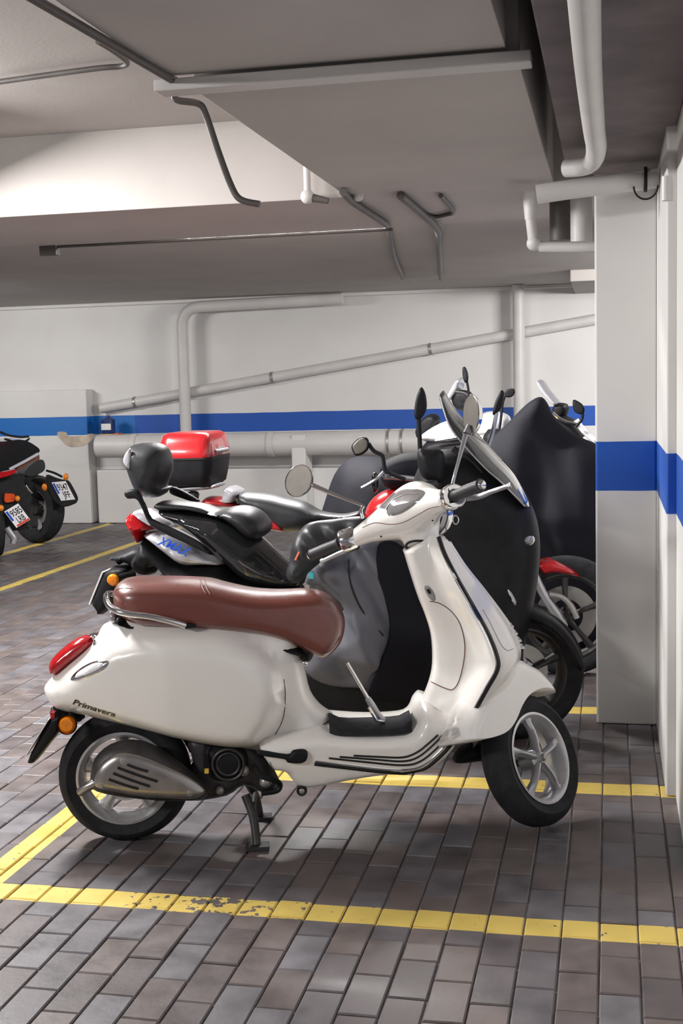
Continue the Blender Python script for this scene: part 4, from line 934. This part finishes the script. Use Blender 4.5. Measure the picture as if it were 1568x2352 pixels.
for k in range(6):
    tp = XF.at(*sc_top[k], 0.0); bt = XF.at(*sc_bot[k], -0.16); wd = (0.11, 0.15, 0.17, 0.18, 0.185, 0.17)[k]
    row = []
    for j in range(13):
        u = j / 12 * 2 - 1; c_ = 1 - u * u
        row.append(Vector((bt.x + (tp.x - bt.x) * c_ ** 0.6, u * wd, bt.z + (tp.z - bt.z) * c_ ** 0.6)))
    rows_.append(row)
cr_ = [catmull([rows_[k][j] for k in range(6)], 4) for j in range(13)]
rows_ = [[cr_[j][k] for j in range(13)] for k in range(len(cr_[0]))]
mbz = MB(); mbz.loft(rows_, closed=False, cap=False); oz = mbz.build('wind_screen', M['screen'], XM, ang=180)
sd = oz.modifiers.new('solid', 'SOLIDIFY'); sd.thickness = 0.006
MB().tube([r_[0] for r_ in rows_], 0.003, 8).build('screen_edge', M['alu'], oz)
MB().tube([r_[6] for r_ in rows_][:14] , 0.003, 6).build('screen_ridge', M['alu'], oz)
def paddle(fr, px, y, W, name, mt, parent): return shape(fr, px, W, 0.012, y, y, name, M[mt], parent, step=0.01)
XMI = XF.M.inverted()
def mirror_on(fr, root, px, stem, y, r=0.009, name='mirror', mt='black', mt2='black'):
    o_ = paddle(fr, px, y, 0.014, name, mt, root).obj
    MB().tube([fr.at(a, b, y) for a, b in stem], r, 8, 4).build('mirror_stem', M[mt2], root)
mirror_on(XF, XM, [(968, 889), (977, 905), (980, 935), (972, 955), (960, 964), (951, 956), (953, 925), (960, 900)], [(961, 960), (963, 1000), (965, 1040), (968, 1065)], -0.2)
mirror_on(XF, XM, [(1152, 896), (1158, 905), (1152, 935), (1140, 950), (1131, 952), (1135, 928), (1145, 905)], [(1140, 948), (1134, 980), (1126, 1008), (1112, 1045)], 0.12, mt2='alu')
xs('bar_switches', crop4([(655, 440), (700, 436), (770, 450), (780, 520), (770, 590), (700, 590), (665, 560), (650, 500)]), 0.06, 0.04, -0.22, 'black')
MB().tube(R_(XF, [(1000, 1110, -0.25), (960, 1120, -0.30), (930, 1128, -0.34)]), 0.018, 10).build('hand_grip', M['grip'], XM)
MB().tube(R_(XF, [(1040, 1030, -0.1), (1080, 1060, -0.1), (1105, 1090, -0.12)]), 0.012, 8, 4).build('dash_bracket', M['iron'], XM)
# leg apron and hand muff (cloth, hung on the maxi scooter)
ap = outline(XF, [(745, 1262), (800, 1238), (868, 1236), (925, 1262), (948, 1330), (962, 1390), (985, 1450), (985, 1560), (930, 1585), (850, 1580), (760, 1575), (705, 1545), (700, 1490), (730, 1440), (790, 1400), (740, 1350), (700, 1335)], -0.25)
def apron_y(x, z, d, prof):
    fold = 0.026 * np.sin(x * 26 + z * 16 + 1.2 * np.sin(z * 7)) + 0.005 * np.sin(x * 60 + z * 34)
    return fold * np.clip(d / 0.04, 0, 1) - 0.05 * np.clip(d / 0.12, 0, 1)
ab = pillow(ap, 0.02, 0.02, yc=-0.25, yfn=apron_y, step=0.014)
o = ab.build('leg_apron', M['cloth'], None, ang=180); o.matrix_world = XF.M
tag(o, 'grey waterproof leg apron hanging in folds behind the white scooter floor', 'leg cover')
shape(XF, [(872, 1240), (925, 1258), (950, 1330), (966, 1390), (992, 1450), (995, 1600), (850, 1610), (846, 1560), (880, 1500), (893, 1440), (880, 1370), (862, 1310)], 0.03, 0.02, -0.31, -0.33, 'inner_skirt', M['cover'], o, step=0.02)
MB().tube(R_(XF, [(800, 1285, -0.31), (805, 1340, -0.315), (830, 1400, -0.315), (880, 1460, -0.31)]), 0.004, 6, 5).build('drawcord', M['ring'], o)
mf = outline(XF, [(664, 1290), (672, 1250), (686, 1222), (712, 1200), (770, 1192), (835, 1186), (845, 1205), (815, 1240), (770, 1268), (720, 1305), (690, 1335), (668, 1338), (658, 1318)], -0.36)
def muff_y(x, z, d, prof): return 0.008 * np.sin(x * 60 + z * 50) * np.clip(d / 0.03, 0, 1)
mfb = pillow(mf, 0.065, 0.06, yc=-0.36, yfn=muff_y, step=0.013)
o = mfb.build('hand_muff', M['seatblk'], None, ang=180); o.matrix_world = XF.M
tag(o, 'black handlebar muff with a small coral tag left of the white scooter headset', 'hand muff')
h_, n_ = XF.hit(683, 1277, mfb.bvh())
if h_: MB().tube([h_ + Vector((-0.008, -0.004, -0.016)), h_ + Vector((0.008, -0.004, 0.016))], 0.0045, 6).build('tag', M['coral'], o)
h_ = XF.at(722, 1316, -0.36); MB().box(h_ - Vector((0.010, 0.07, 0.012)), h_ + Vector((0.008, -0.05, 0.012))).build('tag', M['teal'], o, smooth=False)

# ================================================================ THE RED MOTORCYCLE (third bay)
ro = onY(500, 1500, 6.15); ro.z = 0
RF = frame_at(ro, math.radians(2)); RD = empty('motorcycle', RF.M, 'red motorcycle with black two-level seat, behind the maxi scooter', 'motorcycle')
def rs(name, px, W, D, y, mt, parent=RD, **k): return shape(RF, px, W, D, y, -W * 0.6 if y == 0 else y, name, M[mt], parent, **k)
rs('seat', crop3([(830, 425), (845, 400), (870, 395), (1000, 408), (1090, 430), (1180, 452), (1260, 496), (1330, 512), (1400, 515), (1470, 500), (1490, 510), (1470, 545), (1380, 552), (1270, 560), (1180, 600), (1100, 612), (1050, 600), (1000, 555), (900, 500), (845, 465)]), 0.13, 0.06, 0, 'seatblk')
rs('side_panel', crop3([(950, 517), (1000, 522), (1060, 545), (1095, 580), (1090, 605), (1040, 605), (990, 590), (968, 560)]), 0.13, 0.03, 0, 'redpaint')
rs('tail_fairing', crop3([(655, 430), (690, 418), (770, 428), (830, 455), (845, 475), (760, 478), (690, 475), (650, 455)]), 0.11, 0.03, 0, 'redpaint')
rs('rack_bracket', crop3([(775, 370), (800, 368), (848, 395), (835, 420), (815, 450), (765, 448), (770, 400)]), 0.12, 0.01, 0, 'silver')
rs('rack_plate', crop3([(478, 380), (560, 355), (700, 348), (730, 365), (690, 380), (560, 392), (490, 392)]), 0.14, 0.012, 0, 'alu')
rs('rack_strut', crop3([(580, 392), (635, 392), (628, 440), (605, 460), (590, 440)]), 0.03, 0.012, -0.1, 'iron')
rs('fuel_tank', [(832, 1184), (842, 1158), (862, 1138), (890, 1126), (940, 1122), (990, 1130), (1000, 1170), (960, 1200), (880, 1205), (840, 1200)], 0.14, 0.09, 0, 'redpaint')
rs('tank_bag', [(868, 1075), (890, 1055), (930, 1042), (990, 1040), (1030, 1048), (1040, 1100), (1020, 1140), (930, 1130), (880, 1120)], 0.13, 0.07, 0, 'cover')
rs('engine', [(760, 1200), (900, 1200), (1000, 1190), (1120, 1200), (1180, 1260), (1160, 1400), (1100, 1500), (900, 1530), (760, 1500), (700, 1380)], 0.17, 0.08, 0, 'iron')
rs('front_fairing', [(1000, 1080), (1060, 1070), (1140, 1110), (1200, 1170), (1220, 1250), (1190, 1300), (1100, 1290), (1020, 1220)], 0.15, 0.08, 0, 'black')
wheel(RD, Matrix.Translation((-0.05, 0, 0.31)), 0.31, 0.15, 0.215, 5, 'rear_tyre', M['iron'])
fc = RF.at(1300, 1450, 0); 
wheel(RD, Matrix.Translation((fc.x, 0.0, 0.30)), 0.30, 0.12, 0.215, 5, 'front_tyre', M['iron'], spw=0.018, disc=0.15)
rs('front_mudguard', [(1228, 1298), (1240, 1286), (1268, 1284), (1300, 1294), (1325, 1312), (1345, 1340), (1330, 1330), (1300, 1322), (1268, 1318), (1248, 1322), (1236, 1310)], 0.08, 0.03, 0, 'redpaint')
MB().tube(R_(RF, [(1219, 1300, -0.09), (1245, 1360, -0.09), (1278, 1410, -0.09), (1296, 1440, -0.08)]), [0.022, 0.022, 0.026, 0.02], 12, 4).build('fork', M['alu'], RD)
MB().tube(R_(RF, [(1150, 1120, 0.09), (1245, 1360, 0.09), (1296, 1440, 0.08)]), [0.022, 0.022, 0.02], 12, 4).build('fork', M['alu'], RD)
MB().tube(R_(RF, [(1262, 1366, -0.10), (1290, 1372, -0.10), (1312, 1392, -0.10), (1325, 1420, -0.10)]), 0.014, 8, 4).build('fork_guard', M['steel'], RD)
mirror_on(RF, RD, crop4([(345, 420), (375, 385), (405, 378), (425, 392), (428, 430), (400, 460), (365, 468), (350, 448)]), crop4([(425, 410), (450, 445), (490, 468), (500, 520), (515, 545), (600, 580)]), -0.3, 0.010)
rs('mirror_glass', crop4([(350, 422), (377, 392), (404, 385), (416, 396), (418, 428), (396, 452), (366, 460), (356, 444)]), 0.004, 0.004, -0.318, 'mirror')
MB().tube(R_(RF, [(830, 1121, -0.33), (845, 1113, -0.33), (865, 1100, -0.33), (880, 1085, -0.30)]), 0.008, 8, 3).build('clutch_lever', M['alu'], RD)
rs('lever_mount', crop4([(440, 560), (455, 545), (468, 555), (470, 620), (455, 645), (442, 625)]), 0.03, 0.01, -0.30, 'gloss')
MB().tube(R_(RF, [(880, 1095, -0.30), (930, 1098, -0.22), (990, 1105, -0.1), (1010, 1108, 0.1), (980, 1095, 0.3)]), 0.013, 8, 4).build('handlebar', M['alu'], RD)
# top box: a thing mounted on the rack
bx0 = RF.at(180 + 437 / 2.306, 960 + 350 / 2.306, -0.2); bx1 = RF.at(180 + 690 / 2.306, 960 + 350 / 2.306, -0.2)
cxm = (bx0.x + bx1.x) / 2; zb = RF.at(180 + 600 / 2.306, 960 + 358 / 2.306, -0.1).z
box = empty('top_box', RF.M @ Matrix.Translation((cxm, 0, zb)), 'red and black hard top box on the rack of the red motorcycle', 'luggage box')
tz = RF.at(180 + 590 / 2.306, 960 + 70 / 2.306, 0.0).z - zb; hz = RF.at(180 + 600 / 2.306, 960 + 216 / 2.306, -0.2).z - zb
hl = (bx1.x - bx0.x) / 2
low = [rrect(0, 0, hl * k1, 0.21 * k2, 0.05, z) for k1, k2, z in ((0.86, 0.80, 0.0), (0.96, 0.90, 0.012), (1.03, 0.96, 0.06), (1.10, 1.0, hz - 0.02), (1.11, 1.0, hz))]
MB().loft(low).build('shell_base', M['black'], box, ang=50)
lid = [rrect(-0.0, 0, hl * k1, 0.212 * k2, 0.055, z) for k1, k2, z in ((1.12, 1.01, hz + 0.004), (1.13, 1.02, hz + 0.02), (1.10, 0.99, hz + 0.05), (1.06, 0.96, tz * 0.82), (0.98, 0.90, tz * 0.94), (0.84, 0.78, tz * 0.99), (0.5, 0.5, tz))]
MB().loft(lid).build('lid', M['redpaint'], box, ang=50)
MB().loft([rrect(0, 0, hl * 1.125, 0.214, 0.055, z) for z in (hz - 0.006, hz + 0.008)]).build('lid_seam', M['ring'], box)
MB().tube([(hl * 1.12, -0.12, hz + 0.03), (hl * 1.15, 0, hz + 0.03), (hl * 1.12, 0.12, hz + 0.03)], 0.01, 8, 3).build('lid_handle', M['alu'], box)
MB().box((hl * 1.0, -0.05, tz * 0.55), (hl * 1.12, 0.05, tz * 0.70)).build('lock_plate', M['silver'], box, smooth=False, bevel=0.004)

# ================================================================ COVERED MOTORCYCLE (fourth bay)
CF = frame_at(Vector((-2.0, 7.25, 0)), 0.0)
cvp = outline(CF, [(728, 1210), (742, 1150), (762, 1090), (790, 1058), (830, 1050), (880, 1056), (940, 1066), (1000, 1060), (1060, 1052), (1122, 1010), (1165, 970), (1205, 930), (1236, 912), (1254, 925), (1275, 965), (1320, 1000), (1380, 1030), (1430, 1100), (1440, 1250), (1435, 1420), (1430, 1520), (1300, 1500), (1150, 1490), (1000, 1480), (850, 1480), (740, 1480), (715, 1350)], -0.1)
def cov_y(x, z, d, prof):
    e = np.clip(d / 0.06, 0, 1)
    return e * (0.018 * np.sin(x * 16 + 1.5 * np.sin(z * 3)) + 0.006 * np.sin(x * 37 + z * 6))
def cov_w(x, z, d, prof):
    b_ = 0.10 + 0.22 * np.clip((1.2 - z) / 0.5, 0, 1) + 0.10 * np.clip((0.6 - z) / 0.5, 0, 1)
    return b_ * np.sqrt(1 - (1 - np.clip(d / 0.16, 0, 1)) ** 2)
o = pillow(cvp, 0.3, 0.16, yfn=cov_y, wfn=cov_w, step=0.03).build('covered_motorcycle', M['cover'], None, ang=180); o.matrix_world = CF.M
zlow_ = min((v.co.z for v in o.data.vertices)); o.location.z -= zlow_ if False else 0
tag(o, 'motorcycle under a black cloth cover peaked over its screen, left of the pillar', 'motorcycle')

# ================================================================ BIKES AT THE BACK
def small_bike(label, fr, body, wheels, extras, catname='motorcycle', name='motorcycle'):
    r_ = empty(name, fr.M, label, catname)
    for (nm, px, W, D, y, mt) in body: shape(fr, px, W, D, y, y, nm, M[mt], r_, step=0.02)
    for (nm, px, y, R) in wheels:
        c_ = fr.at(*px, y); wheel(r_, Matrix.Translation((c_.x, y, R)), R, 0.14, R * 0.68, 5, nm, M['iron'], disc=R * 0.45)
    for (nm, pts, rad, y, mt) in extras: MB().tube([fr.at(a, b, y) for a, b in pts], rad, 8, 3).build(nm, M[mt], r_)
    return r_
B1 = frame_at(Vector((onY(1080, 1100, 9.0).x, 9.0, 0)), math.radians(-5))
small_bike('white sport motorcycle with tall mirror showing behind the smoked screen', B1,
    [('front_fairing', [(965, 1008), (985, 985), (1030, 965), (1075, 960), (1130, 950), (1165, 960), (1150, 1000), (1080, 1010), (1020, 1020)], 0.16, 0.06, 0.0, 'offwhite'),
     ('upper_cowl', [(1098, 960), (1120, 945), (1155, 948), (1172, 965), (1160, 1010), (1120, 1030), (1096, 1000)], 0.14, 0.05, 0.0, 'offwhite'),
     ('body', [(985, 1010), (1080, 1005), (1165, 1000), (1180, 1080), (1150, 1180), (1000, 1190), (960, 1080)], 0.15, 0.06, 0.0, 'black'),
     ('dashboard', [(1040, 905), (1060, 895), (1085, 905), (1085, 935), (1060, 945), (1042, 930)], 0.10, 0.03, 0.0, 'black'),
     ('wind_screen', [(1033, 905), (1050, 875), (1062, 868), (1060, 890), (1045, 915), (1036, 918)], 0.13, 0.015, 0.0, 'silver'),
     ('mirror', [(1062, 846), (1068, 843), (1074, 856), (1075, 872), (1069, 880), (1063, 868)], 0.02, 0.01, -0.25, 'black'),
     ('tail', [(955, 1000), (965, 968), (990, 950), (1010, 960), (1000, 985), (975, 1005)], 0.1, 0.03, 0.0, 'black')],
    [('rear_tyre', (980, 1250), 0.0, 0.31), ('front_tyre', (1130, 1250), 0.0, 0.3)],
    [('mirror_stem', [(1072, 875), (1076, 900), (1078, 925)], 0.009, -0.25, 'black'), ('handlebar', [(1045, 900), (1070, 905), (1095, 925)], 0.012, -0.2, 'iron'), ('fairing_edge', [(1000, 1012), (1050, 1004), (1065, 1000)], 0.008, -0.2, 'chrome')])
B2 = frame_at(Vector((onY(1340, 1100, 8.9).x, 8.9, 0)), math.radians(-8))
small_bike('dark motorcycle with silver tank edge and curved clear screen, cut by the pillar', B2,
    [('tank', [(1300, 1000), (1330, 985), (1365, 1015), (1400, 1060), (1400, 1110), (1340, 1110), (1290, 1080)], 0.16, 0.08, 0.0, 'silver'),
     ('dashboard', [(1272, 930), (1290, 925), (1305, 932), (1300, 955), (1285, 962), (1270, 955)], 0.1, 0.03, 0.0, 'black'),
     ('front_fairing', [(1262, 965), (1300, 955), (1340, 985), (1350, 1040), (1320, 1120), (1280, 1130), (1255, 1050)], 0.14, 0.06, -0.02, 'black'),
     ('mirror', [(1316, 918), (1334, 926), (1342, 938), (1338, 952), (1322, 948), (1316, 938)], 0.015, 0.012, -0.25, 'black'),
     ('wind_screen', [(1237, 876), (1243, 872), (1258, 895), (1272, 912), (1284, 928), (1275, 930), (1256, 910), (1242, 890)], 0.13, 0.01, 0.0, 'reflect'),
     ('body', [(1265, 1080), (1400, 1090), (1420, 1250), (1330, 1290), (1265, 1230)], 0.14, 0.06, 0.0, 'black')],
    [('rear_tyre', (1430, 1250), 0.0, 0.31), ('front_tyre', (1335, 1250), 0.0, 0.3)],
    [('mirror_stem', [(1338, 950), (1335, 965), (1322, 980)], 0.010, -0.25, 'black'), ('trim', [(1322, 965), (1340, 990), (1366, 1012)], 0.02, -0.17, 'offwhite'), ('handlebar', [(1268, 948), (1290, 965), (1325, 975)], 0.012, -0.2, 'chrome')])
B3 = frame_at(Vector((onY(1150, 1100, 8.2).x, 8.2, 0)), math.radians(0))
small_bike('low motorcycle with paired paddle mirrors behind the cover peak', B3,
    [('mirror', [(1158, 902), (1166, 894), (1180, 893), (1182, 903), (1174, 912), (1162, 912)], 0.012, 0.01, 0.1, 'black'),
     ('body', [(1110, 1000), (1150, 985), (1180, 990), (1200, 1040), (1180, 1120), (1110, 1130)], 0.12, 0.05, 0.0, 'black')],
    [('front_tyre', (1170, 1300), 0.0, 0.3), ('rear_tyre', (1060, 1300), 0.0, 0.3)],
    [('mirror_stem', [(1160, 908), (1154, 925), (1150, 960), (1146, 990)], 0.009, 0.1, 'black')])

# ================================================================ MOTORCYCLES AT THE LEFT
def plate(fr_pts, root, txt1, txt2, red=False, dirn=None):
    """fr_pts: top-left, top-right, bottom-left in root coordinates"""
    a, b, c = fr_pts; u = (b - a); v_ = (c - a); n = v_.cross(u).normalized()
    def P(s, t, o_=0.0): return a + u * s + v_ * t + n * o_
    def quad(s0, t0, s1, t1, o_, th):
        q = [P(s0, t0, o_), P(s1, t0, o_), P(s1, t1, o_), P(s0, t1, o_)]; q2 = [w + n * th for w in q]
        return MB().add(q + q2, [(3, 2, 1, 0), (4, 5, 6, 7), (0, 1, 5, 4), (1, 2, 6, 5), (2, 3, 7, 6), (3, 0, 4, 7)])
    p_ = quad(0, 0, 1, 1, 0, 0.004).build('number_plate', M['platew'], root, smooth=False)
    quad(0.03, 0.06, 0.17, 0.62, 0.004, 0.0012).build('country_band', M['plateb'], p_, smooth=False)
    if red: quad(0.10, 0.88, 0.98, 0.99, 0.004, 0.0012).build('sticker', M['plater'], p_, smooth=False)
    for txt, t0, t1 in ((txt1, 0.12, 0.46), (txt2, 0.54, 0.86)):
        if not txt: continue
        h = (v_.length * (t1 - t0)); s0 = 0.22 if len(txt) > 3 else 0.32
        vs, fs = text_verts(txt, 1.0, 0.0, 0.0, 0.012); x0_ = min(q.x for q in vs); x1_ = max(q.x for q in vs); y1_ = max(q.y for q in vs); s1 = 0.95 if len(txt) > 3 else 0.84
        MB().add([P(s0 + (q.x - x0_) / (x1_ - x0_) * (s1 - s0), t1 - q.y / y1_ * (t1 - t0), 0.0056) for q in vs], fs).build('plate_text', M['darkletter'], p_, smooth=False)
    return p_
def leftpx(l): return [(a / 7.84, 1020 + b / 7.84) for a, b in l]
LA = math.radians(128)
lo = onZ(105, 1246); L1 = frame_at(lo, LA)
bk1 = empty('motorcycle', L1.M, 'black motorcycle at the far left with plate 9347 JFF on a wide mudflap', 'motorcycle')
wheel(bk1, Matrix.Translation(L1.at(92, 1246, 0, 2) + Vector((0, 0, 0.32))) @ Matrix.Rotation(math.radians(28), 4, 'Z') @ Matrix.Rotation(math.radians(6), 4, 'X'), 0.32, 0.17, 0.20, 5, 'rear_tyre', M['iron'], disc=0.13)
def cross(fr, px, x): return [fr.at(a, b, x, 0) for a, b in px]
def slabx(fr, root, px, x, th, name, mt, smooth=3):
    """panel facing backwards: outline in pixels at local x, thickness forward"""
    P = catmull([fr.at(a, b, x, 0) for a, b in px], smooth, True); P2 = [p + Vector((th, 0, 0)) for p in P]
    n = len(P); mb_ = MB(); mb_.add(P + P2, [tuple(range(n)), tuple(range(2 * n - 1, n - 1, -1))] + [(i, (i + 1) % n, n + (i + 1) % n, n + i) for i in range(n)])
    return mb_.build(name, M[mt], root, ang=40, bevel=0.004)
slabx(L1, bk1, leftpx([(850, 560), (1000, 600), (1130, 640), (1240, 660), (1330, 800), (1405, 960), (1390, 1040), (1330, 1085), (1180, 1130), (1080, 1100), (960, 1000), (860, 800)]), -0.42, 0.05, 'mudflap', 'black')
pp = [L1.at(a, b, -0.43, 0) for a, b in leftpx([(925, 690), (1180, 665), (1100, 1022)])]
plate(pp, bk1, '9347', 'JFF')
MB().tube([L1.at(a, b, -0.42, 0) for a, b in leftpx([(830, 475), (980, 520), (1120, 590)])], 0.011, 8, 3).build('indicator_stalk', M['black'], bk1)
def lampx(fr, root, px, x, r_, sc=(0.7, 1, 1.3), mt='orange', name='indicator_lens'):
    v_ = fr.at(px[0], px[1], x, 0); return MB().ball(v_, r_, sc).build(name, M[mt], root)
lampx(L1, bk1, leftpx([(1185, 590)])[0], -0.44, 0.027)
lampx(L1, bk1, leftpx([(805, 775)])[0], -0.40, 0.027)
slabx(L1, bk1, leftpx([(440, 560), (700, 560), (870, 640), (850, 900), (900, 1200), (700, 1500), (420, 1450), (330, 1000)]), 0.05, 0.5, 'engine', 'iron')
slabx(L1, bk1, leftpx([(480, 640), (600, 700), (700, 780), (830, 1000), (700, 1010), (600, 900), (500, 760)]), -0.02, 0.06, 'side_cover', 'black')
MB().tube([L1.at(a, b, -0.05, 0) for a, b in leftpx([(460, 740), (520, 830), (580, 890)])], 0.011, 8).build('shock_absorber', M['chrome'], bk1)
slabx(L1, bk1, leftpx([(870, 1250), (930, 1210), (965, 1240), (950, 1330), (900, 1370), (865, 1330)]), -0.14, 0.02, 'hub_cap', 'alu')
slabx(L1, bk1, leftpx([(690, 1360), (740, 1400), (765, 1470), (740, 1530), (680, 1540), (690, 1450)]), -0.14, 0.02, 'hub_cap', 'alu')
sl = slabx(L1, bk1, leftpx([(500, 420), (600, 340), (700, 290), (780, 290), (815, 380), (800, 470), (720, 530), (600, 580), (480, 570), (440, 500)]), -0.12, 0.4, 'seat', 'seatblk')
lo2 = onZ(-20, 1282); L2 = frame_at(lo2, LA)
bk2 = empty('motorcycle', L2.M, 'black touring motorcycle with plate reading 9585 LRB at the left edge', 'motorcycle')
wheel(bk2, Matrix.Translation((0.0, 0, 0.33)), 0.33, 0.18, 0.21, 5, 'rear_tyre', M['iron'])
pp = [L2.at(a, b, -0.36, 0) for a, b in leftpx([(75, 1215), (325, 1068), (295, 1508)])]
plate(pp, bk2, '9585', 'LRB', red=True)
slabx(L2, bk2, leftpx([(-300, 560), (60, 540), (420, 560), (430, 760), (560, 900), (560, 1100), (480, 1500), (250, 1560), (-300, 1600)]), -0.25, 0.4, 'body', 'black')
slabx(L2, bk2, leftpx([(90, 900), (150, 890), (262, 905), (265, 1000), (255, 1035), (90, 1050)]), -0.30, 0.04, 'tail_lamp', 'amber')
lampx(L2, bk2, leftpx([(312, 980)])[0], -0.32, 0.024, (0.8, 1, 1.1))
lampx(L2, bk2, leftpx([(15, 1150)])[0], -0.38, 0.026, (0.8, 1, 1.1))
MB().tube([L2.at(a, b, -0.3, 0) for a, b in leftpx([(120, 1500), (180, 1600), (250, 1700), (240, 1790)])], 0.03, 10, 3).build('exhaust', M['alu'], bk2)
case = empty('tail_case', L2.M, 'glossy black tail case with a pale edge strip on the far left motorcycle', 'luggage box')
slabx(L2, case, leftpx([(-500, -30), (0, -40), (350, -80), (520, -40), (640, 30), (712, 95), (690, 165), (450, 310), (180, 465), (-500, 520)]), -0.38, 0.5, 'shell', 'gloss')
MB().tube([L2.at(a, b, -0.39, 0) for a, b in leftpx([(170, 455), (430, 320), (690, 172)])], 0.014, 8).build('edge_strip', M['reflect'], case)
slabx(L2, case, leftpx([(-200, 530), (60, 500), (300, 455), (240, 540), (60, 600), (-200, 640)]), -0.39, 0.03, 'reflector', 'red')
slabx(L2, case, leftpx([(300, 430), (450, 340), (690, 200), (710, 215), (700, 290), (560, 330), (420, 440), (330, 470)]), -0.30, 0.2, 'lower_shell', 'copper')
MB().tube([L2.at(a, b, -0.36, 0) for a, b in [(0, 992), (20, 1000), (48, 1004), (66, 1003), (62, 1012), (40, 1016), (10, 1008)]], 0.010, 8, 3).build('rack_rail', M['gloss'], case)
MB().box(L2.at(-6, 990, -0.3, 0) - Vector((0.02, 0.0, 0)), L2.at(-6, 990, -0.3, 0) + Vector((0.1, 0.2, 0.45))).build('backrest', M['seatblk'], case, bevel=0.02)
